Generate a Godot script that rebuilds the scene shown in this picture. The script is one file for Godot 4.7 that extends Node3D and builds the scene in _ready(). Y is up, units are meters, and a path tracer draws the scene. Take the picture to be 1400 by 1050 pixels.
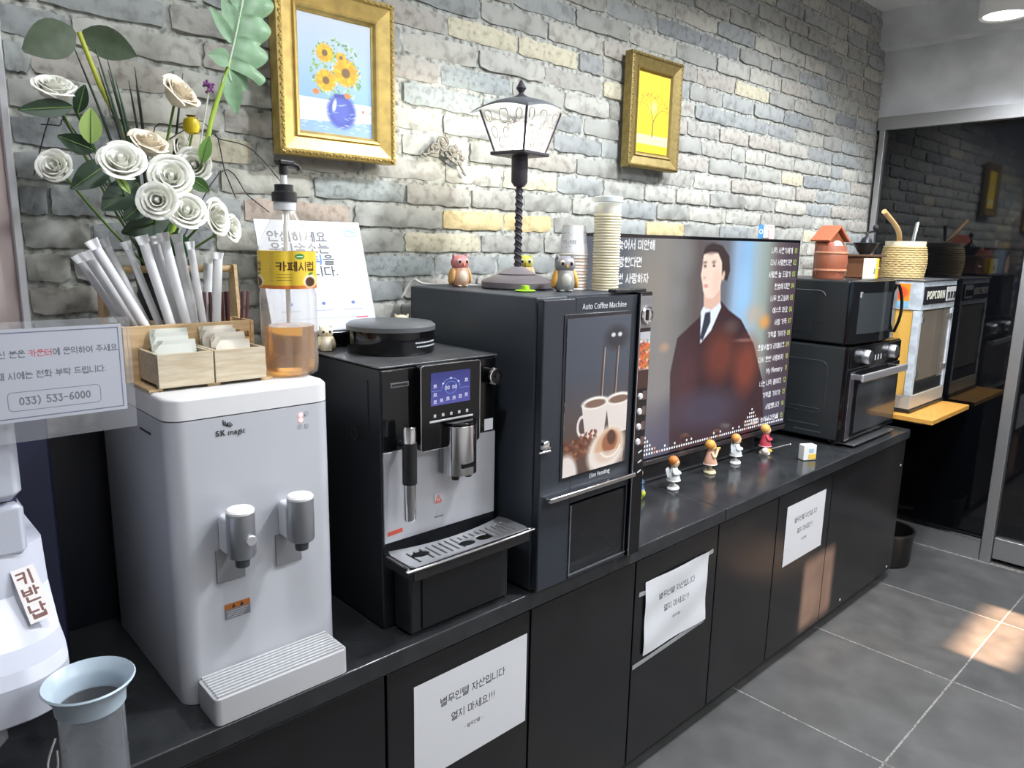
extends Node3D
# A self-service coffee counter along a brick wall. Units are metres: x runs along the brick wall, y is up, z leaves the wall (its face is z = 0).

const F := 994.04                       # focal length in pixels of the 1400 x 1050 frame
const EYE := Vector3(0, 1.4, 1.49)
const TOP := 0.672                      # worktop height
var cam_basis: Basis
var rng := RandomNumberGenerator.new()
var taken := {}
var mats := {}

# ---------------------------------------------------------------- pixels to places
func ray(px: float, py: float) -> Vector3:
	return cam_basis * Vector3(px - 700.0, 525.0 - py, -F)
func zp(px: float, py: float, z: float) -> Vector3:
	var v := ray(px, py)
	return EYE + v * ((z - EYE.z) / v.z)
func yp(px: float, py: float, y: float) -> Vector3:
	var v := ray(px, py)
	return EYE + v * ((y - EYE.y) / v.y)
func xp(px: float, py: float, x: float) -> Vector3:
	var v := ray(px, py)
	return EYE + v * ((x - EYE.x) / v.x)
func wpx(n: float, p: Vector3) -> float:
	return n * (-(cam_basis.inverse() * (p - EYE)).z) / F
func project(p: Vector3) -> Vector2:
	var c := cam_basis.inverse() * (p - EYE)
	return Vector2(700 - F * c.x / c.z, 525 + F * c.y / c.z)

# ---------------------------------------------------------------- geometry
class Geo:
	var v := PackedVector3Array()
	var n := PackedVector3Array()
	var u := PackedVector2Array()
	var ix := PackedInt32Array()
	var t := Transform3D()
	func vert(p: Vector3, nn: Vector3, uv := Vector2.ZERO) -> int:
		v.append(t * p); n.append((t.basis * nn).normalized()); u.append(uv)
		return v.size() - 1
	func tri(a: int, b: int, c: int) -> void:
		var g := (v[b] - v[a]).cross(v[c] - v[a])
		if g.dot(n[a] + n[b] + n[c]) > 0.0:
			ix.append_array([a, c, b])
		else:
			ix.append_array([a, b, c])
	func quad(a: int, b: int, c: int, d: int) -> void:
		tri(a, b, c); tri(a, c, d)
	func face(a: Vector3, b: Vector3, c: Vector3, d: Vector3, nn: Vector3) -> Geo:   # uv: a=(0,1) b=(1,1) c=(1,0) d=(0,0)
		quad(vert(a, nn, Vector2(0, 1)), vert(b, nn, Vector2(1, 1)), vert(c, nn, Vector2(1, 0)), vert(d, nn, Vector2(0, 0)))
		return self
	func box(c: Vector3, s: Vector3, b := 0.0) -> Geo:
		var h := s * 0.5
		b = minf(b, minf(h.x, minf(h.y, h.z)) * 0.98)
		var id := {}
		for ax in 3:
			for sg in [-1, 1]:
				var nn := Vector3.ZERO
				nn[ax] = sg
				var k := []
				var p := (ax + 1) % 3
				var q := (ax + 2) % 3
				for e in [[-1, -1], [1, -1], [1, 1], [-1, 1]]:
					var w := Vector3.ZERO
					w[ax] = sg * h[ax]
					w[p] = e[0] * (h[p] - b)
					w[q] = e[1] * (h[q] - b)
					var key := Vector3i.ZERO
					key[ax] = sg; key[p] = e[0]; key[q] = e[1]
					var uv := Vector2((w[p] / h[p] + 1) / 2, (w[q] / h[q] + 1) / 2)
					if ax == 2: uv = Vector2((w.x / h.x + 1) / 2, (1 - w.y / h.y) / 2)
					if ax == 0: uv = Vector2((w.z / h.z + 1) / 2, (1 - w.y / h.y) / 2)
					if ax == 1: uv = Vector2((w.x / h.x + 1) / 2, (w.z / h.z + 1) / 2)
					var i := vert(c + w, nn, uv)
					id[[key, ax]] = i
					k.append(i)
				quad(k[0], k[1], k[2], k[3])
		if b > 0.0:
			for ax in 3:
				var p := (ax + 1) % 3
				var q := (ax + 2) % 3
				for sp in [-1, 1]:
					for sq in [-1, 1]:
						var lo := Vector3i.ZERO
						lo[p] = sp; lo[q] = sq; lo[ax] = -1
						var hi := lo
						hi[ax] = 1
						quad(id[[lo, p]], id[[hi, p]], id[[hi, q]], id[[lo, q]])
			for x in [-1, 1]:
				for y in [-1, 1]:
					for z in [-1, 1]:
						var k := Vector3i(x, y, z)
						tri(id[[k, 0]], id[[k, 1]], id[[k, 2]])
		return self
	# profile: points (r, y) turned about the y axis at c
	func lathe(prof: Array, seg := 20, c := Vector3.ZERO, sharp := 40.0, arc := TAU, from := 0.0) -> Geo:
		var nor := []
		for i in prof.size() - 1:
			var d: Vector2 = prof[i + 1] - prof[i]
			nor.append(Vector2(d.y, -d.x).normalized())
		var area := 0.0
		for i in prof.size():
			var a: Vector2 = prof[i]
			var b: Vector2 = prof[(i + 1) % prof.size()]
			area += a.x * b.y - b.x * a.y
		var sgn := 1.0
		if prof[0].y > prof[-1].y and prof.size() == 2: sgn = -1.0
		if prof.size() > 2 and area < 0: sgn = -1.0
		var tot := 0.0
		for i in prof.size() - 1: tot += prof[i].distance_to(prof[i + 1])
		var run := 0.0
		for i in prof.size() - 1:
			var n0: Vector2 = nor[i]
			var n1: Vector2 = nor[i]
			if i > 0 and rad_to_deg(acos(clampf(nor[i].dot(nor[i - 1]), -1, 1))) < sharp: n0 = (nor[i] + nor[i - 1]).normalized()
			if i < nor.size() - 1 and rad_to_deg(acos(clampf(nor[i].dot(nor[i + 1]), -1, 1))) < sharp: n1 = (nor[i] + nor[i + 1]).normalized()
			var a: Vector2 = prof[i]
			var b: Vector2 = prof[i + 1]
			var l := a.distance_to(b)
			var first := v.size()
			for s in seg + 1:
				var w := from + arc * s / seg
				var cs := cos(w)
				var sn := sin(w)
				vert(c + Vector3(a.x * cs, a.y, a.x * sn), Vector3(n0.x * cs, n0.y, n0.x * sn) * sgn, Vector2(float(s) / seg, 1 - run / tot))
				vert(c + Vector3(b.x * cs, b.y, b.x * sn), Vector3(n1.x * cs, n1.y, n1.x * sn) * sgn, Vector2(float(s) / seg, 1 - (run + l) / tot))
			run += l
			for s in seg:
				var k := first + s * 2
				quad(k, k + 1, k + 3, k + 2)
		return self
	func tube(path: Array, r, seg := 8, caps := true) -> Geo:
		var m := path.size()
		var up := Vector3.UP
		var d0: Vector3 = (path[1] - path[0]).normalized()
		if absf(d0.dot(up)) > 0.9: up = Vector3.RIGHT
		var rings := []
		for i in m:
			var d: Vector3
			if i == 0: d = path[1] - path[0]
			elif i == m - 1: d = path[i] - path[i - 1]
			else: d = path[i + 1] - path[i - 1]
			d = d.normalized()
			var x := up.cross(d).normalized()
			up = d.cross(x).normalized()
			var rr: float = r[i] if r is Array else r
			var ring := []
			for s in seg + 1:
				var w := TAU * s / seg
				var o := x * cos(w) + up * sin(w)
				ring.append(vert(path[i] + o * rr, o, Vector2(float(s) / seg, float(i) / (m - 1))))
			rings.append(ring)
			if caps and (i == 0 or i == m - 1):
				var nn := -d if i == 0 else d
				var cc := vert(path[i], nn)
				var rim := []
				for s in seg + 1:
					var w := TAU * s / seg
					rim.append(vert(path[i] + (x * cos(w) + up * sin(w)) * rr, nn))
				for s in seg: tri(cc, rim[s], rim[s + 1])
		for i in m - 1:
			for s in seg: quad(rings[i][s], rings[i][s + 1], rings[i + 1][s + 1], rings[i + 1][s])
		return self
	func ell(c: Vector3, r: Vector3, seg := 14, rings := 9) -> Geo:
		var first := v.size()
		for i in rings + 1:
			var a := PI * i / rings
			for s in seg + 1:
				var w := TAU * s / seg
				var d := Vector3(sin(a) * cos(w), cos(a), sin(a) * sin(w))
				vert(c + d * r, d / r, Vector2(float(s) / seg, float(i) / rings))
		for i in rings:
			for s in seg:
				var k := first + i * (seg + 1) + s
				if i > 0: tri(k, k + 1, k + seg + 2)
				if i < rings - 1: tri(k, k + seg + 2, k + seg + 1)
		return self
	# outline in the xy plane, from z0 to z1, chamfered on the z1 side
	func prism(poly: PackedVector2Array, z0: float, z1: float, bev := 0.0, smooth := false) -> Geo:
		if Geometry2D.is_polygon_clockwise(poly):
			poly.reverse()
		var inner := poly
		if bev > 0.0:
			var off := Geometry2D.offset_polygon(poly, -bev, Geometry2D.JOIN_MITER)
			if off.size() == 1 and off[0].size() == poly.size():
				inner = PackedVector2Array()
				for p in poly:
					var best: Vector2 = off[0][0]
					for q in off[0]:
						if q.distance_to(p) < best.distance_to(p): best = q
					inner.append(best)
			else:
				bev = 0.0
		var tr := Geometry2D.triangulate_polygon(inner)
		var mn := Vector2(INF, INF)
		var mx := -mn
		for p in poly:
			mn = mn.min(p); mx = mx.max(p)
		var ext := (mx - mn).max(Vector2(1e-6, 1e-6))
		var f := []
		var bk := []
		for p in inner: f.append(vert(Vector3(p.x, p.y, z1), Vector3.BACK, Vector2((p.x - mn.x) / ext.x, (mx.y - p.y) / ext.y)))
		for p in poly: bk.append(vert(Vector3(p.x, p.y, z0), Vector3.FORWARD))
		for i in range(0, tr.size(), 3): tri(f[tr[i]], f[tr[i + 1]], f[tr[i + 2]])
		var tb := Geometry2D.triangulate_polygon(poly)
		for i in range(0, tb.size(), 3): tri(bk[tb[i]], bk[tb[i + 1]], bk[tb[i + 2]])
		var m := poly.size()
		var nor := []
		for i in m:
			var d := poly[(i + 1) % m] - poly[i]
			nor.append(Vector3(d.y, -d.x, 0).normalized())
		for i in m:
			var j := (i + 1) % m
			var na: Vector3 = nor[i]
			var nb: Vector3 = nor[i]
			if smooth:
				na = (nor[i] + nor[(i + m - 1) % m]).normalized()
				nb = (nor[i] + nor[j]).normalized()
			var a0 := vert(Vector3(poly[i].x, poly[i].y, z0), na)
			var b0 := vert(Vector3(poly[j].x, poly[j].y, z0), nb)
			var a1 := vert(Vector3(poly[i].x, poly[i].y, z1 - bev), na)
			var b1 := vert(Vector3(poly[j].x, poly[j].y, z1 - bev), nb)
			quad(a0, b0, b1, a1)
			if bev > 0.0:
				quad(a1, b1, vert(Vector3(inner[j].x, inner[j].y, z1), Vector3.BACK), vert(Vector3(inner[i].x, inner[i].y, z1), Vector3.BACK))
		return self
	# a sheet from f(u, w) over a grid
	func sheet(f: Callable, nu: int, nw: int) -> Geo:
		var first := v.size()
		for i in nu + 1:
			for j in nw + 1:
				var a := float(i) / nu
				var b := float(j) / nw
				var p: Vector3 = f.call(a, b)
				var e := 0.01
				var du: Vector3 = f.call(minf(a + e, 1), b) - f.call(maxf(a - e, 0), b)
				var dw: Vector3 = f.call(a, minf(b + e, 1)) - f.call(a, maxf(b - e, 0))
				var nn := du.cross(dw)
				if nn.length() < 1e-12: nn = Vector3.UP
				vert(p, nn.normalized(), Vector2(a, 1 - b))
		for i in nu:
			for j in nw:
				var k := first + i * (nw + 1) + j
				quad(k, k + nw + 1, k + nw + 2, k + 1)
		return self
	func mesh() -> ArrayMesh:
		var a := []
		a.resize(Mesh.ARRAY_MAX)
		a[Mesh.ARRAY_VERTEX] = v
		a[Mesh.ARRAY_NORMAL] = n
		a[Mesh.ARRAY_TEX_UV] = u
		a[Mesh.ARRAY_INDEX] = ix
		var m := ArrayMesh.new()
		m.add_surface_from_arrays(Mesh.PRIMITIVE_TRIANGLES, a)
		return m

func G(at := Transform3D()) -> Geo:
	var g := Geo.new()
	g.t = at
	return g
func bx(c: Vector3, s: Vector3, b := 0.0) -> Geo:
	return Geo.new().box(c, s, b)
func round_rect(w: float, h: float, r: float, seg := 5, c := Vector2.ZERO) -> PackedVector2Array:
	var p := PackedVector2Array()
	for k in 4:
		var o := Vector2([1, -1, -1, 1][k] * (w / 2 - r), [1, 1, -1, -1][k] * (h / 2 - r))
		for s in seg + 1:
			var a := PI / 2 * (k + float(s) / seg)
			p.append(c + o + Vector2(cos(a), sin(a)) * r)
	return p
func curve(pts: Array, steps := 6) -> Array:
	var out := []
	for i in pts.size() - 1:
		var p0: Vector3 = pts[maxi(i - 1, 0)]
		var p3: Vector3 = pts[mini(i + 2, pts.size() - 1)]
		for s in steps:
			out.append((pts[i] as Vector3).cubic_interpolate(pts[i + 1], p0, p3, float(s) / steps))
	out.append(pts[-1])
	return out
func facing(dir: Vector3, at: Vector3, spin := 0.0) -> Transform3D:   # local y points along dir
	var y := dir.normalized()
	var x := y.cross(Vector3(0.13, 0.31, 0.94)).normalized()
	return Transform3D(Basis(x, y, x.cross(y)) * Basis(Vector3.UP, spin), at)

# ---------------------------------------------------------------- things and parts
func numbered(called: String) -> String:
	if not taken.has(called):
		taken[called] = 0
		return called
	taken[called] += 1
	return "%s_%03d" % [called, taken[called]]
func tag(o: Node3D, label: String, category: String, group := "") -> Node3D:
	o.set_meta("label", label)
	o.set_meta("category", category)
	if group: o.set_meta("group", group)
	return o
func thing(called: String, label: String, category: String, at := Vector3.ZERO, turn := 0.0, group := "") -> Node3D:
	var o := Node3D.new()
	o.name = numbered(called)
	add_child(o)
	o.position = at
	o.rotation.y = turn
	return tag(o, label, category, group)
func put(called: String, g, m: Material, parent: Node3D, label := "") -> MeshInstance3D:
	var o := MeshInstance3D.new()
	o.mesh = g.mesh() if g is Geo else g
	o.material_override = m
	o.name = called
	parent.add_child(o, true)
	if label: o.set_meta("label", label)
	return o
func struct(called: String, g = null, m: Material = null) -> Node3D:
	var o: Node3D
	if g == null:
		o = Node3D.new()
	else:
		o = MeshInstance3D.new()
		o.mesh = g.mesh() if g is Geo else g
		o.material_override = m
	o.name = called
	add_child(o)
	o.set_meta("kind", "structure")
	return o
func copy(o: Node3D, at: Vector3, turn := 0.0) -> Node3D:
	var c: Node3D = o.duplicate()
	var base := String(o.name)
	c.name = numbered(base)
	add_child(c)
	c.position = at
	c.rotation.y = turn
	return c

# ---------------------------------------------------------------- materials
func mat(c: Color, rough := 0.5, metal := 0.0) -> StandardMaterial3D:
	var key := [c, rough, metal]
	if mats.has(key): return mats[key]
	var m := StandardMaterial3D.new()
	m.albedo_color = c
	m.roughness = rough
	m.metallic = metal
	mats[key] = m
	return m
func rgb(r: int, g: int, b: int) -> Color:
	return Color(r / 255.0, g / 255.0, b / 255.0)
func noise_tex(freq: float, lo: Color, hi: Color, seed_: int, normal := false, oct := 4, size := 512, mid = null) -> NoiseTexture2D:
	var f := FastNoiseLite.new()
	f.noise_type = FastNoiseLite.TYPE_SIMPLEX_SMOOTH
	f.frequency = freq
	f.seed = seed_
	f.fractal_octaves = oct
	var t := NoiseTexture2D.new()
	t.width = size
	t.height = size
	t.seamless = true
	t.generate_mipmaps = false
	t.noise = f
	if normal:
		t.as_normal_map = true
		t.bump_strength = 6.0
	else:
		var r := Gradient.new()
		r.set_color(0, lo)
		r.set_color(1, hi)
		if mid != null: r.add_point(0.45, mid)
		t.color_ramp = r
	return t
func textured(c: Color, tex: Texture2D, scale: float, rough := 0.6, metal := 0.0, bump: Texture2D = null, cm := 0.1) -> StandardMaterial3D:
	var m := StandardMaterial3D.new()
	m.albedo_color = c
	m.albedo_texture = tex
	m.uv1_triplanar = true
	m.uv1_world_triplanar = true
	m.uv1_scale = Vector3.ONE * scale
	m.roughness = rough
	m.metallic = metal
	if bump:
		m.heightmap_enabled = true
		m.heightmap_texture = bump
		m.heightmap_scale = cm
	return m
func wood(c: Color, axis: Vector3, seed_: int, rough := 0.5) -> StandardMaterial3D:   # grain stretched along an axis
	var t := noise_tex(0.012, Color(0.86, 0.82, 0.76), Color(1, 1, 1), seed_, false, 5)
	var m := textured(c, t, 1.0, rough)
	m.uv1_scale = Vector3(2.0 if axis.x > 0 else 16.0, 2.0 if axis.y > 0 else 16.0, 2.0 if axis.z > 0 else 16.0)
	return m
func glass(c: Color, alpha := 0.1, rough := 0.05) -> StandardMaterial3D:
	var m := StandardMaterial3D.new()
	m.transparency = BaseMaterial3D.TRANSPARENCY_ALPHA
	m.albedo_color = Color(c, alpha)
	m.roughness = rough
	return m
func glow(c: Color, e: float) -> StandardMaterial3D:
	var m := StandardMaterial3D.new()
	m.albedo_color = Color(0.9, 0.9, 0.9)
	m.emission_enabled = true
	m.emission = c
	m.emission_energy_multiplier = e
	return m

# ---------------------------------------------------------------- pictures and lettering
class Pic:
	var im: Image
	var w: int
	var h: int
	func _init(ww: int, hh: int, c: Color) -> void:
		w = ww; h = hh
		im = Image.create(w, h, false, Image.FORMAT_RGBA8)
		im.fill(c)
	func mixp(x: int, y: int, c: Color, a: float) -> void:
		if x >= 0 and y >= 0 and x < w and y < h and a > 0.003:
			im.set_pixel(x, y, im.get_pixel(x, y).lerp(c, minf(a, 1.0)))
	func rect(x: float, y: float, ww: float, hh: float, c: Color) -> void:
		im.fill_rect(Rect2i(int(x), int(y), int(ww), int(hh)), c)
	func frame(x: float, y: float, ww: float, hh: float, r: float, s: float, c: Color) -> void:
		for e in [[x + r, y, x + ww - r, y], [x + r, y + hh, x + ww - r, y + hh], [x, y + r, x, y + hh - r], [x + ww, y + r, x + ww, y + hh - r]]: line(Vector2(e[0], e[1]), Vector2(e[2], e[3]), s, c)
		for k in 4:
			if r > 0: arc(Vector2([x + ww - r, x + r, x + r, x + ww - r][k], [y + hh - r, y + hh - r, y + r, y + r][k]), r, k * PI / 2, (k + 1) * PI / 2, s, c)
	func blob(c: Vector2, rx: float, ry: float, rot: float, col: Color, a := 1.0, soft := 0.15) -> void:
		var m := maxf(rx, ry) * (1 + soft) + 1
		var cs := cos(rot)
		var sn := sin(rot)
		for y in range(maxi(0, int(c.y - m)), mini(h, int(c.y + m) + 1)):
			for x in range(maxi(0, int(c.x - m)), mini(w, int(c.x + m) + 1)):
				var dx := x + 0.5 - c.x
				var dy := y + 0.5 - c.y
				var d := Vector2((dx * cs + dy * sn) / rx, (-dx * sn + dy * cs) / ry).length()
				if d < 1 + soft: mixp(x, y, col, a * clampf((1 + soft - d) / (2 * soft + 0.001), 0, 1))
	func line(a: Vector2, b: Vector2, s: float, col: Color) -> void:
		var lo := a.min(b) - Vector2.ONE * (s / 2 + 1)
		var hi := a.max(b) + Vector2.ONE * (s / 2 + 1)
		var ab := b - a
		var l2 := maxf(ab.length_squared(), 1e-6)
		for y in range(maxi(0, int(lo.y)), mini(h, int(hi.y) + 1)):
			for x in range(maxi(0, int(lo.x)), mini(w, int(hi.x) + 1)):
				var p := Vector2(x + 0.5, y + 0.5)
				var k := clampf((p - a).dot(ab) / l2, 0, 1)
				mixp(x, y, col, clampf(s / 2 + 0.5 - p.distance_to(a + ab * k), 0, 1))
	func arc(c: Vector2, r: float, a0: float, a1: float, s: float, col: Color, ry := -1.0) -> void:
		if ry < 0: ry = r
		var m := maxi(4, int(absf(a1 - a0) / 0.35))
		for i in m:
			var p := a0 + (a1 - a0) * i / m
			var q := a0 + (a1 - a0) * (i + 1) / m
			line(c + Vector2(cos(p) * r, sin(p) * ry), c + Vector2(cos(q) * r, sin(q) * ry), s, col)
	func poly(pts: PackedVector2Array, col: Color, a := 1.0) -> void:
		var lo := pts[0]
		var hi := pts[0]
		for p in pts:
			lo = lo.min(p); hi = hi.max(p)
		for y in range(maxi(0, int(lo.y)), mini(h, int(hi.y) + 2)):
			for x in range(maxi(0, int(lo.x)), mini(w, int(hi.x) + 2)):
				if Geometry2D.is_point_in_polygon(Vector2(x + 0.5, y + 0.5), pts): mixp(x, y, col, a)
	func soften(k: int) -> void:   # a soft focus photograph
		im.resize(w / k, h / k, Image.INTERPOLATE_LANCZOS)
		im.resize(w, h, Image.INTERPOLATE_CUBIC)
	func tex() -> ImageTexture:
		return ImageTexture.create_from_image(im)

	# Hangul is drawn stroke by stroke: each letter is a set of lines in a unit square, «o» rings have x y rx ry
	const CHO := ["ㄱ", "ㄲ", "ㄴ", "ㄷ", "ㄸ", "ㄹ", "ㅁ", "ㅂ", "ㅃ", "ㅅ", "ㅆ", "ㅇ", "ㅈ", "ㅉ", "ㅊ", "ㅋ", "ㅌ", "ㅍ", "ㅎ"]
	const JONG := ["", "ㄱ", "ㄲ", "ㄱㅅ", "ㄴ", "ㄴㅈ", "ㄴㅎ", "ㄷ", "ㄹ", "ㄹㄱ", "ㄹㅁ", "ㄹㅂ", "ㄹㅅ", "ㄹㅌ", "ㄹㅍ", "ㄹㅎ", "ㅁ", "ㅂ", "ㅂㅅ", "ㅅ", "ㅆ", "ㅇ", "ㅈ", "ㅊ", "ㅋ", "ㅌ", "ㅍ", "ㅎ"]
	const SHAPE := {
		"ㄱ": "0 .05 .95 .05 .8 1", "ㄴ": "0 0 0 .95 1 .95", "ㄷ": "1 .05 0 .05 0 .95 1 .95", "ㄹ": "0 .03 1 .03 1 .5 0 .5 0 .97 1 .97", "ㅁ": "0 .05 1 .05 1 .95 0 .95 0 .05",
		"ㅂ": "0 0 0 .95 1 .95 1 0|0 .48 1 .48", "ㅅ": ".5 0 .45 .4 0 1|.47 .35 1 1", "ㅇ": "o .5 .5 .47 .47", "ㅈ": "0 .06 1 .06|.5 .06 .45 .45 0 1|.47 .42 1 1", "ㅊ": ".35 0 .65 0|0 .25 1 .25|.5 .25 .42 .6 0 1|.47 .55 1 1",
		"ㅋ": "0 .05 .95 .05 .8 1|0 .5 .88 .45", "ㅌ": "1 .03 0 .03 0 .97 1 .97|0 .5 1 .5", "ㅍ": "0 .05 1 .05|.3 .05 .3 .95|.7 .05 .7 .95|0 .95 1 .95", "ㅎ": ".35 0 .65 0|0 .22 1 .22|o .5 .68 .36 .3",
		"ㄲ": "0 .05 .42 .05 .35 1|.55 .05 1 .05 .9 1", "ㄸ": ".42 .05 0 .05 0 .95 .42 .95|1 .05 .58 .05 .58 .95 1 .95", "ㅆ": ".25 0 0 1|.22 .4 .48 1|.75 0 .5 1|.73 .4 1 1", "ㅃ": "0 0 0 1 .42 1 .42 0|0 .5 .42 .5|.58 0 .58 1 1 1 1 0|.58 .5 1 .5", "ㅉ": "0 .06 .45 .06|.25 .06 0 1|.22 .45 .48 1|.55 .06 1 .06|.78 .06 .52 1|.76 .45 1 1"}
	const TALL := {0: ".45 0 .45 1|.45 .45 1 .45", 1: ".2 0 .2 1|.2 .48 .8 .48|.8 0 .8 1", 2: ".45 0 .45 1|.45 .32 1 .32|.45 .62 1 .62", 3: ".2 0 .2 1|.2 .35 .8 .35|.2 .62 .8 .62|.8 0 .8 1", 4: ".7 0 .7 1|0 .45 .7 .45", 5: ".4 0 .4 1|0 .45 .4 .45|.85 0 .85 1", 6: ".7 0 .7 1|0 .32 .7 .32|0 .62 .7 .62", 7: ".4 0 .4 1|0 .33 .4 .33|0 .62 .4 .62|.85 0 .85 1", 20: ".6 0 .6 1"}
	const FLAT := {8: "0 .85 1 .85|.5 0 .5 .85", 12: "0 .85 1 .85|.32 0 .32 .85|.68 0 .68 .85", 13: "0 .15 1 .15|.5 .15 .5 1", 17: "0 .15 1 .15|.32 .15 .32 1|.68 .15 .68 1", 18: "0 .5 1 .5"}
	const BOTH := {9: [8, 0], 10: [8, 1], 11: [8, 20], 14: [13, 4], 15: [13, 5], 16: [13, 20], 19: [18, 20]}
	const LATIN := {
		"0": "o .5 .5 .45 .48", "1": ".2 .2 .55 0 .55 1", "2": ".05 .2 .3 0 .7 0 .95 .25 .9 .45 .05 1 1 1", "3": ".05 .05 .9 .05 .45 .4 .85 .5 .95 .75 .7 1 .3 1 .02 .85", "4": ".75 1 .75 0 0 .7 1 .7", "5": ".9 0 .15 0 .1 .45 .6 .4 .95 .65 .8 .95 .4 1 .02 .88", "6": ".8 0 .4 .1 .08 .55 .15 .9 .5 1 .9 .85 .92 .6 .6 .45 .1 .6", "7": "0 0 1 0 .4 1", "8": "o .5 .25 .36 .24|o .5 .74 .44 .26", "9": ".92 .4 .6 .56 .15 .45 .08 .2 .35 0 .7 0 .92 .25 .85 .7 .4 1",
		")": ".2 -.1 .6 .3 .6 .75 .2 1.15", "-": ".1 .5 .9 .5", ".": ".2 .97 .26 .97", "!": ".5 0 .5 .65|.5 .96 .5 .98", "M": "0 1 0 0 .5 .6 1 0 1 1", "y": "0 .3 .5 1|1 .3 .5 1 .15 1.3", "e": ".08 .65 .95 .65 .85 .38 .5 .28 .15 .45 .05 .7 .25 .98 .9 .9", "m": "0 1 0 .3|0 .45 .3 .3 .5 .45 .5 1|.5 .45 .8 .3 1 .45 1 1", "o": "o .5 .65 .45 .35", "r": ".1 1 .1 .3|.1 .5 .5 .3 .8 .33"}
	func strokes(s: String, x: float, y: float, ww: float, hh: float, th: float, col: Color) -> void:
		for part in s.split("|"):
			if part.begins_with("o"):
				var f := part.substr(2).split_floats(" ")
				arc(Vector2(x + f[0] * ww, y + f[1] * hh), f[2] * ww, 0, TAU, th, col, f[3] * hh)
			else:
				var f := part.split_floats(" ")
				for i in range(0, f.size() - 2, 2): line(Vector2(x + f[i] * ww, y + f[i + 1] * hh), Vector2(x + f[i + 2] * ww, y + f[i + 3] * hh), th, col)
	func glyph(code: int, x: float, y: float, s: float, th: float, col: Color) -> void:
		var k := code - 0xAC00
		var l := k / 588
		var v := (k % 588) / 28
		var t := k % 28
		var low := 1.0 if t == 0 else 0.58
		if TALL.has(v):
			strokes(SHAPE[CHO[l]], x + s * 0.06, y + s * 0.08 * low, s * 0.44, s * 0.82 * low, th, col)
			strokes(TALL[v], x + s * 0.58, y, s * 0.34, s * low, th, col)
		elif FLAT.has(v):
			strokes(SHAPE[CHO[l]], x + s * 0.2, y + s * 0.02, s * 0.56, s * 0.46 * low, th, col)
			strokes(FLAT[v], x + s * 0.03, y + s * 0.58 * low, s * 0.9, s * 0.38 * low, th, col)
		else:
			strokes(SHAPE[CHO[l]], x + s * 0.06, y + s * 0.02, s * 0.44, s * 0.48 * low, th, col)
			strokes(FLAT[BOTH[v][0]], x + s * 0.02, y + s * 0.58 * low, s * 0.55, s * 0.32 * low, th, col)
			strokes(TALL[BOTH[v][1]], x + s * 0.6, y, s * 0.34, s * low, th, col)
		if t:
			var j: String = JONG[t]
			for i in j.length(): strokes(SHAPE[j[i]], x + s * (0.16 + 0.66 / j.length() * i), y + s * 0.68, s * (0.66 / j.length() - 0.05 * (j.length() - 1)), s * 0.32, th, col)
	func advance(ch: String, s: float) -> float:
		var c := ch.unicode_at(0)
		if c >= 0xAC00 and c <= 0xD7A3: return s * 1.02
		if ch in [" ", ".", "!", "1"]: return s * 0.36
		return s * (0.8 if ch in ["M", "m"] else 0.62)
	func width_of(txt: String, s: float) -> float:
		var k := 0.0
		for ch in txt: k += advance(ch, s)
		return k
	# y is the top of the letters; align 0 left, 1 centre, 2 right
	func text(txt: String, x: float, y: float, s: float, th: float, col: Color, align := 0) -> void:
		x -= width_of(txt, s) * align / 2.0
		for ch in txt:
			var c := ch.unicode_at(0)
			var a := advance(ch, s)
			if c >= 0xAC00 and c <= 0xD7A3: glyph(c, x, y, s, th, col)
			elif LATIN.has(ch): strokes(LATIN[ch], x + a * 0.12, y + s * 0.06, a * 0.72, s * 0.86, th, col)
			x += a

func printed(p: Pic, rough := 0.6, e := 0.0) -> StandardMaterial3D:
	var m := StandardMaterial3D.new()
	m.albedo_texture = p.tex()
	m.roughness = rough
	m.texture_repeat = false
	if e > 0.0:
		m.albedo_color = Color(0.02, 0.02, 0.02)
		m.albedo_texture = null
		m.emission_enabled = true
		m.emission_texture = p.tex()
		m.emission_energy_multiplier = e
		m.emission = Color.BLACK
	return m
func lettering(txt: String, size: float, m: Material, parent: Node3D, at: Vector3, bold := false, turn := 0.0) -> MeshInstance3D:
	var t := TextMesh.new()
	var f := SystemFont.new()
	f.font_names = PackedStringArray(["Droid Sans"])
	f.font_weight = 700 if bold else 400
	t.font = f
	t.text = txt
	t.font_size = 32
	t.pixel_size = size / 32.0
	t.depth = 0.0006
	var o := put("lettering", t, m, parent)
	o.position = at
	o.rotation.y = turn
	return o

# ---------------------------------------------------------------- the scene
func _ready() -> void:
	rng.seed = 7
	set_camera_and_light()
	make_materials()
	build_room()
	build_brick_wall()
	build_glass_wall()
	build_floor()
	build_counter()
	build_kiosk()
	build_water_dispenser()
	build_espresso_machine()
	build_vending_machine()
	build_television()
	build_oven_and_microwave()
	build_popcorn_corner()
	build_pictures()
	build_lantern()
	build_notices()
	build_caddy()
	build_syrup_bottle()
	build_flowers()
	build_vending_top()
	build_figurines()
	build_microwave_top()

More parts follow.
